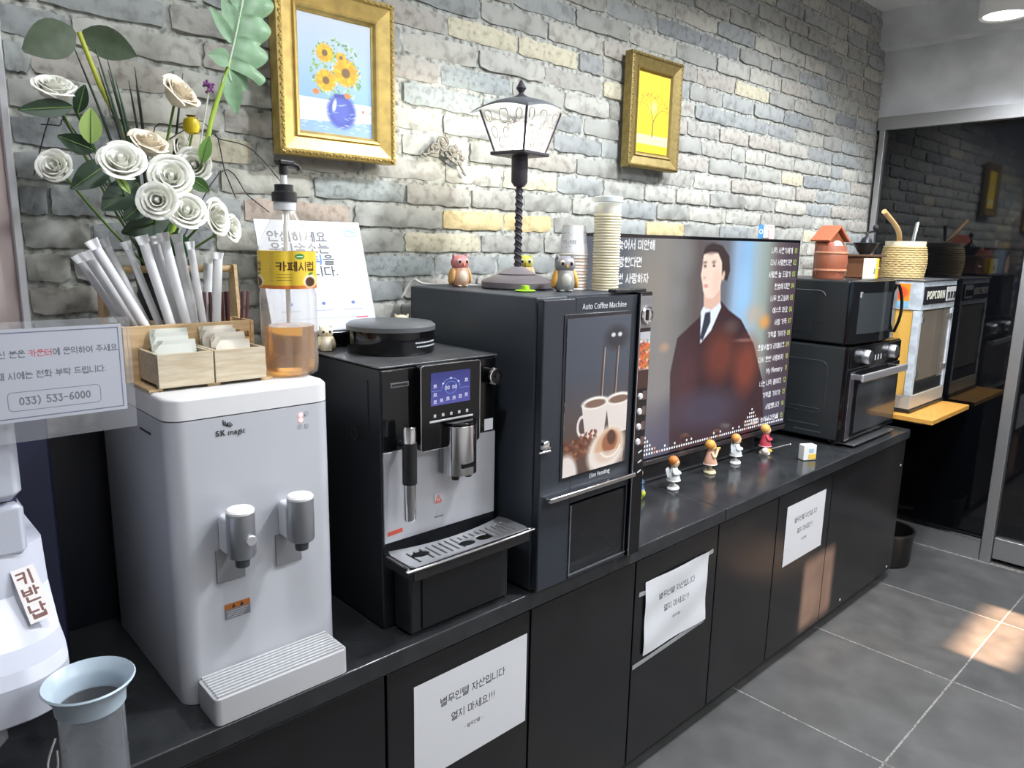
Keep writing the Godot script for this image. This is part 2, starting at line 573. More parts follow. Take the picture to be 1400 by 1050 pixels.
func set_camera_and_light() -> void:
	var yaw := -0.754157
	var pitch := -0.189281
	var roll := 0.019178
	cam_basis = Basis(Vector3.UP, yaw) * Basis(Vector3.RIGHT, pitch) * Basis(Vector3.BACK, roll)
	var cam := Camera3D.new()
	cam.name = "camera"
	cam.transform = Transform3D(cam_basis, EYE)
	cam.fov = rad_to_deg(2.0 * atan(525.0 / F))
	cam.near = 0.02
	cam.current = true
	add_child(cam)
	var env := Environment.new()
	env.background_mode = Environment.BG_SKY
	var sky := Sky.new()
	var sm := ProceduralSkyMaterial.new()
	sm.sky_top_color = Color(0.35, 0.5, 0.75)
	sm.sky_horizon_color = Color(0.75, 0.8, 0.85)
	sm.ground_horizon_color = Color(0.6, 0.6, 0.58)
	sm.ground_bottom_color = Color(0.3, 0.29, 0.28)
	sky.sky_material = sm
	env.sky = sky
	env.tonemap_mode = Environment.TONE_MAPPER_LINEAR
	env.tonemap_exposure = 1.25
	env.sdfgi_enabled = true
	env.ssao_enabled = true
	env.ssil_enabled = true
	var we := WorldEnvironment.new()
	we.name = "world_environment"
	we.environment = env
	add_child(we)
	# low warm sun through the narrow window behind the camera: it lays the bright patch on the floor tiles
	var sun := DirectionalLight3D.new()
	sun.name = "sun"
	sun.light_color = Color(1.0, 0.8, 0.65)
	sun.light_energy = 22.0
	sun.light_angular_distance = 0.7
	sun.shadow_enabled = true
	sun.rotation_degrees = Vector3(-25, 0, 0)
	add_child(sun)
	downlight(Vector3(3.44, 2.30, 0.565), 1.3, "white round ceiling downlight shining beside the bulkhead over the popcorn stand", 60.0)
	downlight(Vector3(1.55, 2.44, 1.0), 3.4, "white round ceiling downlight above the floor before the coffee machines")
	downlight(Vector3(0.35, 2.44, 0.9), 0.9, "added fill light in a white downlight housing above the key return kiosk")  # unseen lamp, added to brighten the left bricks
	downlight(Vector3(2.6, 2.44, 0.85), 3.4, "added wall light in a white downlight housing above the television end of the counter")  # out of view, added so the bricks behind the television get more light
	downlight(Vector3(2.9, 2.44, 2.0), 2.6, "added fill light in a white downlight housing above the aisle before the glass door")  # added fill for the right wall and bulkhead, never in view
	fill_panel(Vector3(1.4, 2.462, 2.3))

func fill_panel(p: Vector3) -> void:  # unseen glowing panel, added as soft fill for the whole room
	var d := thing("added_fill_panel", "added white fill light panel under the ceiling across the aisle", "ceiling light", p)
	put("frame", bx(Vector3(0, 0.013, 0), Vector3(1.24, 0.026, 0.64), 0.004), mat(rgb(230, 230, 230), 0.4), d)
	put("glowing_panel", bx(Vector3(0, -0.002, 0), Vector3(1.2, 0.004, 0.6)), glow(Color(0.97, 0.98, 1.0), 1.6), d)
	var a := AreaLight3D.new()
	a.name = "panel_light"
	a.area_size = Vector2(1.2, 0.6)
	a.light_color = Color(0.96, 0.98, 1.0)
	a.light_energy = 2.5
	a.area_range = 9.0
	a.area_attenuation = 2.0
	a.shadow_enabled = true
	a.rotation_degrees = Vector3(-90, 0, 0)
	a.position = Vector3(0, -0.008, 0)
	d.add_child(a)

func downlight(p: Vector3, e: float, label: String, cone := 80.0) -> void:
	var d := thing("ceiling_downlight", label, "ceiling light", p)
	var g := G()
	g.lathe([Vector2(0.072, 0.004), Vector2(0.085, 0.0), Vector2(0.088, 0.01), Vector2(0.088, 2.488 - p.y), Vector2(0.0, 2.488 - p.y)], 32)
	put("housing", g, mat(rgb(225, 226, 226), 0.4), d)
	put("glowing_disc", G().lathe([Vector2(0.0, 0.006), Vector2(0.074, 0.006)], 32), glow(Color(1.0, 0.98, 0.94), 6.0), d)
	var s := SpotLight3D.new()
	s.name = "spot"
	s.light_color = Color(0.97, 0.98, 1.0)
	s.light_energy = e
	s.light_size = 0.07
	s.spot_range = 9.0
	s.spot_attenuation = 2.0
	s.spot_angle = cone
	s.spot_angle_attenuation = 0.6
	s.shadow_enabled = true
	s.rotation_degrees = Vector3(-90, 0, 0)
	s.position = Vector3(0, -0.004, 0)
	d.add_child(s)

var speck: NoiseTexture2D
var cloud: NoiseTexture2D
var relief: NoiseTexture2D
var m_white: StandardMaterial3D
var m_plaster: StandardMaterial3D
var m_black: StandardMaterial3D
var m_gloss: StandardMaterial3D
var m_chrome: StandardMaterial3D
var m_steel: StandardMaterial3D
var m_alu: StandardMaterial3D
var m_ink: StandardMaterial3D
var m_laminate: StandardMaterial3D
func make_materials() -> void:
	speck = noise_tex(0.03, Color(0.45, 0.44, 0.43), Color(1, 1, 1), 3, false, 5, 512, Color(0.86, 0.86, 0.86))
	cloud = noise_tex(0.008, Color(0.8, 0.8, 0.8), Color(1, 1, 1), 5, false, 4)
	relief = noise_tex(0.02, Color.BLACK, Color.WHITE, 9, false, 5)
	m_white = mat(rgb(226, 228, 232), 0.28)
	m_plaster = textured(rgb(228, 232, 237), cloud, 0.7, 0.75)
	m_black = mat(rgb(30, 32, 34), 0.38)
	m_gloss = mat(rgb(14, 15, 17), 0.1)
	m_chrome = mat(rgb(225, 226, 228), 0.12, 1.0)
	m_steel = mat(rgb(190, 192, 196), 0.33, 1.0)
	m_alu = mat(rgb(186, 188, 190), 0.38, 0.9)
	m_ink = mat(rgb(28, 29, 34), 0.7)
	m_laminate = textured(rgb(30, 30, 32), cloud, 1.2, 0.24)

func build_room() -> void:
	struct("ceiling", bx(Vector3(0.75, 2.55, 1.85), Vector3(6.5, 0.12, 4.1)), mat(rgb(232, 235, 238), 0.8))
	struct("wall_left", bx(Vector3(-2.35, 1.25, 1.85), Vector3(0.12, 2.5, 4.1)), mat(rgb(226, 222, 218), 0.8))
	# the wall behind the camera has one narrow window slot for the low sun
	var w := struct("wall_front")
	var m := mat(rgb(222, 218, 214), 0.8)
	var z := 3.84
	var h := 0.126
	var y0 := (z - 0.925) * tan(deg_to_rad(25.0))
	# a second, smaller slot lets a patch of sun fall on the end cabinet
	var y1 := 0.2 + (z - 0.467) * tan(deg_to_rad(25.0))
	put("wall_panel", bx(Vector3(-0.01, 1.25, z), Vector3(4.78, 2.5, 0.1)), m, w)
	put("wall_panel", bx(Vector3(2.71, 1.25, z), Vector3(0.18, 2.5, 0.1)), m, w)
	put("wall_panel", bx(Vector3(2.5, (y1 - 0.15) / 2, z), Vector3(0.24, y1 - 0.15, 0.1)), m, w)
	put("wall_panel", bx(Vector3(2.5, (2.5 + y1 + 0.15) / 2, z), Vector3(0.24, 2.5 - y1 - 0.15, 0.1)), m, w)
	put("wall_panel", bx(Vector3(3.55, 1.25, z), Vector3(0.5, 2.5, 0.1)), m, w)
	put("wall_panel", bx(Vector3(3.05, (y0 - h / 2) / 2, z), Vector3(0.5, y0 - h / 2, 0.1)), m, w)
	put("wall_panel", bx(Vector3(3.05, (2.5 + y0 + h / 2) / 2, z), Vector3(0.5, 2.5 - y0 - h / 2, 0.1)), m, w)
	# plain wall and bulkhead above the glass on the far side
	struct("wall_right", bx(Vector3(3.85, 2.26, 1.85), Vector3(0.12, 0.46, 4.1)), m_plaster)
	struct("trim_1", bx(Vector3(3.795, 2.41, 1.85), Vector3(0.17, 0.166, 4.05), 0.002), m_plaster)

const JOINTS := [
	[520, 0, 0.2, [465, 200, 945, 330, 1360, 420, 690, 90, 1145, 200, 1340, 110, 160, 290, 675, 420, 1130, 540, 415, 540, 905, 620, 150, 640, 700, 730, 430, 870, 150, 980]],
	[800, 0, 0.2, [310, 240, 150, 90, 620, 110, 500, 215, 795, 300, 910, 200, 1190, 40, 1200, 210, 1165, 300, 1060, 390, 905, 460, 770, 540, 1270, 680, 1160, 760, 1025, 830, 1260, 900, 755, 790, 130, 400, 125, 620]],
	[1000, 100, 0.2, [345, 100, 545, 170, 430, 250, 640, 290, 260, 210, 160, 270, 360, 320, 555, 390, 260, 400, 445, 450, 635, 480, 330, 520, 525, 560, 120, 500, 690, 590, 860, 640, 235, 600, 600, 660, 765, 690, 100, 700, 345, 740, 495, 750, 680, 790, 210, 840, 440, 860, 580, 880, 770, 890, 300, 940, 515, 960, 680, 980, 720, 260, 820, 160]],
	[920, 180, 0.2, [505, 120, 845, 70, 735, 150, 925, 190, 1090, 230, 405, 190, 635, 220, 1010, 290, 1160, 300, 245, 260, 495, 310, 745, 350, 895, 360, 1080, 410, 145, 370, 400, 420, 610, 440, 975, 490, 255, 500, 490, 530, 700, 540, 910, 570, 115, 590, 365, 610, 600, 650, 820, 640]],
	[340, 180, 0.2, [770, 270, 1345, 320, 445, 400, 1075, 450, 715, 570, 1330, 620, 1065, 770, 1270, 920]],
	[560, 280, 0.257, [180, 90, 770, 110, 385, 230, 715, 230, 150, 330]],
	[0, 100, 0.2, [15, 380, 30, 600, 330, 820, 690, 790, 270, 990]]]
# bricks of an odd colour, by the pixel they cover
const ODD := [[750, 76, 0], [688, 62, 0], [640, 303, 1], [722, 307, 1], [598, 320, 0], [934, 316, 1], [1110, 326, 0], [1084, 254, 0], [462, 300, 2], [480, 267, 3], [652, 114, 3], [606, 136, 3], [928, 48, 4], [982, 66, 4], [1092, 168, 4], [1144, 164, 4], [1116, 254, 4], [830, 120, 0], [1040, 130, 0], [560, 350, 3], [690, 160, 3], [300, 190, 0], [20, 170, 4], [130, 330, 4], [60, 290, 4], [700, 255, 0]]

func brick_shape(seed_: int) -> ArrayMesh:
	var r := RandomNumberGenerator.new()
	r.seed = seed_
	var nx := 8
	var ny := 4
	var g := G()
	var grid := []
	var f := FastNoiseLite.new()
	f.seed = seed_
	f.frequency = 18.0
	for j in ny + 1:
		for i in nx + 1:
			var x := (float(i) / nx - 0.5) * 0.22
			var y := (float(j) / ny - 0.5) * 0.0485
			var edge := i == 0 or j == 0 or i == nx or j == ny
			var z := f.get_noise_2d(x * 3, y * 5) * 0.004
			if edge:
				z -= 0.002 + r.randf() * 0.003
				x += r.randf_range(-0.003, 0.002) * (1 if i == nx else -1 if i == 0 else 0)
				y += r.randf_range(-0.0035, 0.0015) * (1 if j == ny else -1 if j == 0 else 0)
			if (i == 0 or i == nx) and (j == 0 or j == ny):
				x *= 0.985
				y *= 0.88
			grid.append(Vector3(x, y, z))
	var p := func(i: int, j: int) -> Vector3: return grid[clampi(j, 0, ny) * (nx + 1) + clampi(i, 0, nx)]
	var id := []
	for j in ny + 1:
		for i in nx + 1:
			var d: Vector3 = (p.call(i + 1, j) - p.call(i - 1, j)).cross(p.call(i, j + 1) - p.call(i, j - 1))
			id.append(g.vert(grid[j * (nx + 1) + i], d.normalized()))
	for j in ny:
		for i in nx:
			var k := j * (nx + 1) + i
			g.quad(id[k], id[k + 1], id[k + nx + 2], id[k + nx + 1])
	var rim := []
	for i in nx + 1: rim.append([i, 0, Vector3.DOWN])
	for j in range(0, ny + 1): rim.append([nx, j, Vector3.RIGHT])
	for i in range(nx, -1, -1): rim.append([i, ny, Vector3.UP])
	for j in range(ny, -1, -1): rim.append([0, j, Vector3.LEFT])
	for k in rim.size() - 1:
		if rim[k][2] != rim[k + 1][2]: continue
		var a: Vector3 = p.call(rim[k][0], rim[k][1])
		var b: Vector3 = p.call(rim[k + 1][0], rim[k + 1][1])
		g.face(Vector3(a.x, a.y, -0.02), Vector3(b.x, b.y, -0.02), b, a, rim[k][2])
	return g.mesh()

func build_brick_wall() -> void:
	var x0 := 0.25
	var x1 := 3.79
	var mortar := textured(rgb(192, 195, 188), speck, 3.0, 0.9, 0.0, relief, 0.12)
	var wall := struct("wall_back", bx(Vector3(2.05, 1.25, -0.0725), Vector3(3.62, 2.5, 0.13)), mortar)
	put("plain_wall", bx(Vector3(-1.05, 1.25, -0.06), Vector3(2.58, 2.5, 0.12)), mat(rgb(200, 184, 180), 0.7), wall)
	struct("trim_2", bx(Vector3(0.243, 1.25, 0.004), Vector3(0.012, 2.48, 0.024), 0.002), mat(rgb(210, 212, 216), 0.3, 0.4))
	var tones := [rgb(160, 162, 158), rgb(168, 170, 165), rgb(177, 178, 172), rgb(161, 166, 166), rgb(152, 157, 158), rgb(171, 168, 161), rgb(182, 182, 174), rgb(165, 165, 160)]
	var odd := [rgb(198, 194, 172), rgb(212, 193, 148), rgb(184, 170, 158), rgb(160, 168, 168), rgb(142, 147, 150)]
	var stains := []
	for k in 3: stains.append(noise_tex(0.012 + 0.005 * k, Color(0.72, 0.71, 0.7), Color(1.0, 1.0, 1.0), 21 + k, false, 5, 512, Color(0.96, 0.96, 0.95)))
	var bm := []
	for k in tones.size() + odd.size():
		var c: Color = tones[k] if k < tones.size() else odd[k - tones.size()]
		bm.append(textured(c, stains[k % 3], 1.6 + 0.27 * k, 0.85, 0.0, relief, 0.12))
	var shapes := []
	for k in 10: shapes.append(brick_shape(100 + k))
	var base := 1.316
	var pitch := 0.0573
	var ends := {}
	for set_ in JOINTS:
		var l: Array = set_[3]
		for i in range(0, l.size(), 2):
			var p := zp(set_[0] + l[i] * set_[2], set_[1] + l[i + 1] * set_[2], 0.0)
			var k := floori((p.y - base) / pitch)
			if not ends.has(k): ends[k] = []
			ends[k].append(p.x)
	var special := {}
	for o in ODD:
		var p := zp(o[0], o[1], 0.0)
		special[Vector2(p.x, floori((p.y - base) / pitch))] = o[2]
	var seen := []
	var rest := []
	for k in range(-5, 21):
		var l: Array = ends.get(k, []).duplicate()
		l.append(x1)
		l.sort()
		var cuts := [x0]
		var lead: float = x0 - rng.randf_range(0.0, 0.18)
		for e in l:
			var a: float = cuts[-1]
			if cuts.size() == 1: a = lead
			if e - a < 0.075:
				continue
			var n := maxi(1, roundi((e - a) / 0.215))
			for i in range(1, n + 1):
				var c: float = a + (e - a) * i / n
				if i < n: c += rng.randf_range(-0.012, 0.012)
				if c > x0 + 0.03: cuts.append(c)
		if cuts[-1] < x1 - 0.03: cuts.append(x1)
		for i in cuts.size() - 1:
			var a: float = cuts[i]
			var b: float = cuts[i + 1]
			var y := base + k * pitch + pitch * 0.5
			if y > 2.47 or b - a < 0.03: continue
			var c := Vector3((a + b) / 2, y, 0)
			var m: int = rng.randi() % tones.size()
			for s in special:
				if s.y == k and s.x > a and s.x < b: m = tones.size() + special[s]
			var px := project(c)
			var brick := {"c": c, "l": b - a - rng.randf_range(0.005, 0.011), "m": m, "s": rng.randi() % shapes.size(), "z": rng.randf_range(-0.003, 0.003), "r": rng.randf_range(-0.008, 0.008), "area": (b - a) / (c - EYE).length_squared()}
			if px.x > -60 and px.x < 1260 and px.y > -30 and y > 1.2: seen.append(brick)
			else: rest.append(brick)
	seen.sort_custom(func(a, b): return a.area > b.area)
	var fill := G()
	for i in seen.size() + rest.size():
		var b: Dictionary = seen[i] if i < seen.size() else rest[i - seen.size()]
		var t := Transform3D(Basis(Vector3.BACK, b.r).scaled_local(Vector3(b.l / 0.22, 1, 1)), b.c + Vector3(0, 0, b.z))
		if i < mini(300, seen.size()):
			var o := put("brick", shapes[b.s], bm[b.m], wall)
			o.transform = t
		else:
			var arr: Array = shapes[b.s].surface_get_arrays(0)
			var n0 := fill.v.size()
			fill.t = t
			for q in arr[Mesh.ARRAY_VERTEX].size(): fill.vert(arr[Mesh.ARRAY_VERTEX][q], arr[Mesh.ARRAY_NORMAL][q])
			for q in arr[Mesh.ARRAY_INDEX]: fill.ix.append(n0 + q)
	if fill.v.size():
		put("brick_infill", fill, bm[1], wall).set_meta("kind", "stuff")
	struct("trim_3", bx(Vector3(1.45, 0.86, 0.006), Vector3(3.58, 0.376, 0.024), 0.002), mat(rgb(26, 28, 36), 0.3))

func build_glass_wall() -> void:
	var x := 3.79
	var pane := mat(rgb(7, 8, 11), 0.035)
	pane.metallic_specular = 0.6
	var w := struct("window_1")
	put("pane", bx(Vector3(x + 0.012, 1.035, 0.35), Vector3(0.008, 1.88, 0.66)), pane, w)
	put("jamb", bx(Vector3(x + 0.005, 1.0, 0.026), Vector3(0.04, 2.0, 0.028), 0.003), m_alu, w)
	put("head_rail", bx(Vector3(x + 0.005, 2.0, 0.36), Vector3(0.045, 0.06, 0.72), 0.003), m_alu, w)
	put("bottom_rail", bx(Vector3(x + 0.002, 0.05, 0.34), Vector3(0.05, 0.1, 0.66), 0.003), m_alu, w)
	put("bottom_lip", bx(Vector3(x - 0.016, 0.1, 0.34), Vector3(0.02, 0.012, 0.66), 0.002), m_chrome, w)
	put("post", bx(Vector3(x - 0.002, 1.0, 0.695), Vector3(0.05, 2.0, 0.045), 0.003), m_alu, w)
	var d := struct("door_1")
	put("pane", bx(Vector3(x + 0.012, 1.035, 1.21), Vector3(0.008, 1.88, 0.98)), pane, d)
	put("bottom_rail", bx(Vector3(x + 0.002, 0.075, 1.21), Vector3(0.04, 0.1, 0.98), 0.003), m_alu, d)
	put("head_rail", bx(Vector3(x + 0.005, 2.0, 1.23), Vector3(0.045, 0.06, 1.02), 0.003), m_alu, d)
	put("post", bx(Vector3(x - 0.002, 1.0, 1.735), Vector3(0.05, 2.0, 0.06), 0.003), m_alu, d)
	struct("wall_side", bx(Vector3(x + 0.06, 1.02, 2.8), Vector3(0.12, 2.04, 2.08)), mat(rgb(214, 196, 190), 0.7))
	# what lies behind the tinted glass is dark
	struct("wall_behind_glass", bx(Vector3(x + 0.09, 1.02, 0.88), Vector3(0.1, 2.04, 1.78)), mat(rgb(12, 12, 13), 0.9))

func build_floor() -> void:
	var grout := textured(rgb(150, 148, 145), speck, 4.0, 0.8)
	var f := struct("floor", bx(Vector3(0.75, -0.0498, 1.85), Vector3(6.5, 0.1, 4.1)), grout)
	var tm := []
	var patch := noise_tex(0.012, Color(0.8, 0.8, 0.8), Color(1, 1, 1), 14, false, 6)
	for k in 3:
		var m := textured([rgb(92, 92, 91), rgb(88, 89, 88), rgb(96, 95, 93)][k], patch, 0.9 + 0.2 * k, 0.42)
		tm.append(m)
	for i in range(-7, 4):
		for j in range(0, 6):
			var cx := 2.0 + 0.585 * (i + 0.5)
			var cz := 0.905 + 0.6 * (j - 0.5)
			if cx > 4.0 or cz > 3.7: continue
			put("tile", bx(Vector3(cx, -0.005, cz), Vector3(0.58, 0.012, 0.595), 0.0012), tm[rng.randi() % 3], f)

func build_counter() -> void:
	var stone := textured(rgb(52, 54, 56), cloud, 3.0, 0.17)
	var wt := thing("worktop", "dark grey stone worktop running along the brick wall under the machines", "worktop", Vector3(1.45, 0.632, 0.24))
	var seam := 1.80
	put("slab", bx(Vector3((seam - 0.42) / 2 - 1.45, 0.02, 0.0035), Vector3(seam + 0.42 - 0.0015, 0.04, 0.467), 0.004), stone, wt)
	put("slab", bx(Vector3((3.252 + seam) / 2 - 1.45, 0.02, 0.0035), Vector3(3.252 - seam - 0.0015, 0.04, 0.467), 0.004), stone, wt)
	var cuts := [-0.42, -0.08, 0.29, 0.66, 1.03, 1.40, 1.785, 2.14, 2.54, 3.245]
	var says := ["behind the key return kiosk", "under the key return kiosk", "under the white water dispenser", "under the espresso machine with the largest paper notice", "under the tall coffee vending machine", "with the crumpled paper notice held by peeling tape", "without a notice between two papered doors", "with the small flat notice under the television", "of double width closing the counter beside the glass wall"]
	for i in cuts.size() - 1:
		var a: float = cuts[i]
		var b: float = cuts[i + 1]
		var c := thing("base_cabinet", "black laminate base cabinet " + says[i], "cabinet", Vector3((a + b) / 2, 0, 0.24), 0.0, "black base cabinets of the counter")
		put("body", bx(Vector3(0, 0.338, -0.012), Vector3(b - a - 0.001, 0.584, 0.41), 0.0), mat(rgb(24, 25, 27), 0.5), c)
		put("plinth", bx(Vector3(0, 0.0235, -0.02), Vector3(b - a - 0.001, 0.045, 0.39), 0.0), mat(rgb(18, 18, 19), 0.6), c)
		put("door", bx(Vector3(0, 0.338, 0.2105), Vector3(b - a - 0.005, 0.576, 0.033), 0.0015), m_laminate, c)
		if i == 8:
			for p in [[0.32, 0.52], [-0.17, 0.075], [0.3, 0.07]]:
				put("screw_cap", G(Transform3D(Basis(Vector3.RIGHT, PI / 2), Vector3(p[0], p[1], 0.2265))).lathe([Vector2(0.006, 0), Vector2(0.004, 0.002), Vector2(0, 0.002)], 10), mat(rgb(190, 190, 188), 0.4), c)
	var bin := thing("floor_bin", "low round black bin standing on the floor past the counter end", "bin", Vector3(3.43, 0.001, 0.37))
	put("tub", G().lathe([Vector2(0, 0.004), Vector2(0.1, 0.0), Vector2(0.108, 0.006), Vector2(0.118, 0.15), Vector2(0.112, 0.15), Vector2(0.1, 0.012), Vector2(0, 0.01)], 28), mat(rgb(20, 20, 21), 0.4), bin)
	put("rim", G().lathe([Vector2(0.112, 0.15), Vector2(0.121, 0.148), Vector2(0.121, 0.158), Vector2(0.112, 0.158), Vector2(0.112, 0.15)], 28), mat(rgb(34, 34, 36), 0.35), bin)

func notice(at: Vector3, w: float, h: float, p: Pic, label: String, crumple := 0.0, spin := 0.0) -> Node3D:
	var o := thing("paper_notice", label, "notice", at, 0.0, "printed notices taped to the cabinet doors")
	var f := func(a: float, b: float) -> Vector3:
		var z := 0.0008 + crumple * (0.5 + 0.5 * sin(a * 9.0 + b * 4.0)) * (absf(a - 0.5) + absf(b - 0.5)) + crumple * 0.6 * (0.5 + 0.5 * sin(b * 11.0 - a * 5.0))
		return Vector3((a - 0.5) * w, b * h, z).rotated(Vector3.BACK, spin)
	put("sheet", G().sheet(f, 14, 10), printed(p, 0.75), o)
	return o
func notice_print() -> Pic:
	var p := Pic.new(594, 420, rgb(214, 216, 219))
	p.text("별무인텔 자산입니다", 297, 104, 36, 3.6, rgb(40, 40, 44), 1)
	p.text("열지 마세요!!!", 297, 190, 36, 3.6, rgb(40, 40, 44), 1)
	p.text("- 별무인텔 -", 297, 276, 17, 1.7, rgb(60, 60, 64), 1)
	return p
func build_notices() -> void:
	var p := notice_print()
	var z := 0.4675
	var tape := glass(rgb(210, 212, 214), 0.35, 0.2)
	var a := zp(564, 1052, z)
	notice(Vector3(0.87, zp(719, 985, z).y + 0.002, z), 0.298, 0.211, p, "flat white paper notice on the door under the espresso machine")
	var b := notice(Vector3(1.589, 0.353, z), 0.292, 0.206, p, "crumpled white paper notice taped on a door right of the vending machine", 0.004, 0.006)
	for t in [[-0.02, -0.012, 0.33, 0.012, 0.05], [-0.158, 0.178, 0.03, 0.012, -0.1], [0.155, 0.2, 0.03, 0.012, 0.1]]:
		put("tape", G(Transform3D(Basis(Vector3.BACK, t[4]), Vector3(t[0], t[1], 0.0016))).box(Vector3.ZERO, Vector3(t[2], t[3], 0.0006)), tape, b)
	notice(Vector3(2.345, 0.367, z), 0.286, 0.21, p, "white paper notice on the cabinet door next to the double-width end cabinet")
	# phone sign in a clear pocket on the kiosk
	var s := Pic.new(880, 452, rgb(206, 211, 222))
	s.frame(18, 18, 844, 416, 0, 5, rgb(58, 62, 104))
	var dark := rgb(62, 64, 78)
	var parts := [["도움이 필요하신 분은 ", dark], ["카운터", rgb(206, 52, 70)], ["에 문의하여 주세요.", dark]]
	var r0 := zp(174, 556, 0.45)
	var r1 := zp(170, 444, 0.45)
	var hh := r1.y - r0.y + 0.004
	var ww := hh * 1.947
	var across := func(px: float, py: float) -> float: return (zp(px, py, 0.45).x - (r0.x - ww)) / ww * 880.0
	var x: float = across.call(164, 477)
	for i in [2, 1, 0]:
		x -= s.width_of(parts[i][0], 33)
		s.text(parts[i][0], x, 104, 33, 4.6, parts[i][1])
	s.text("부재 시에는 전화 부탁 드립니다.", across.call(146, 500), 208, 34, 4.6, dark, 2)
	var bl: float = across.call(10, 545)
	var br: float = across.call(137, 535)
	s.frame(bl, 306, br - bl, 92, 20, 3.5, rgb(96, 100, 120))
	s.text("033) 533-6000", (bl + br) / 2, 332, 40, 6, rgb(66, 68, 80), 1)
	var o := thing("phone_sign", "laminated white sign with a phone number in a thin navy border on the kiosk", "sign", Vector3(r0.x - ww / 2, r0.y - 0.002, 0.45), 0.0)
	put("print", bx(Vector3(0, hh / 2, 0.001), Vector3(ww, hh, 0.001)), printed(s, 0.35), o)
	put("clear_pocket", bx(Vector3(0.0, hh / 2 - 0.008, 0.0028), Vector3(ww + 0.02, hh + 0.034, 0.0012)), glass(rgb(225, 230, 240), 0.08, 0.06), o)

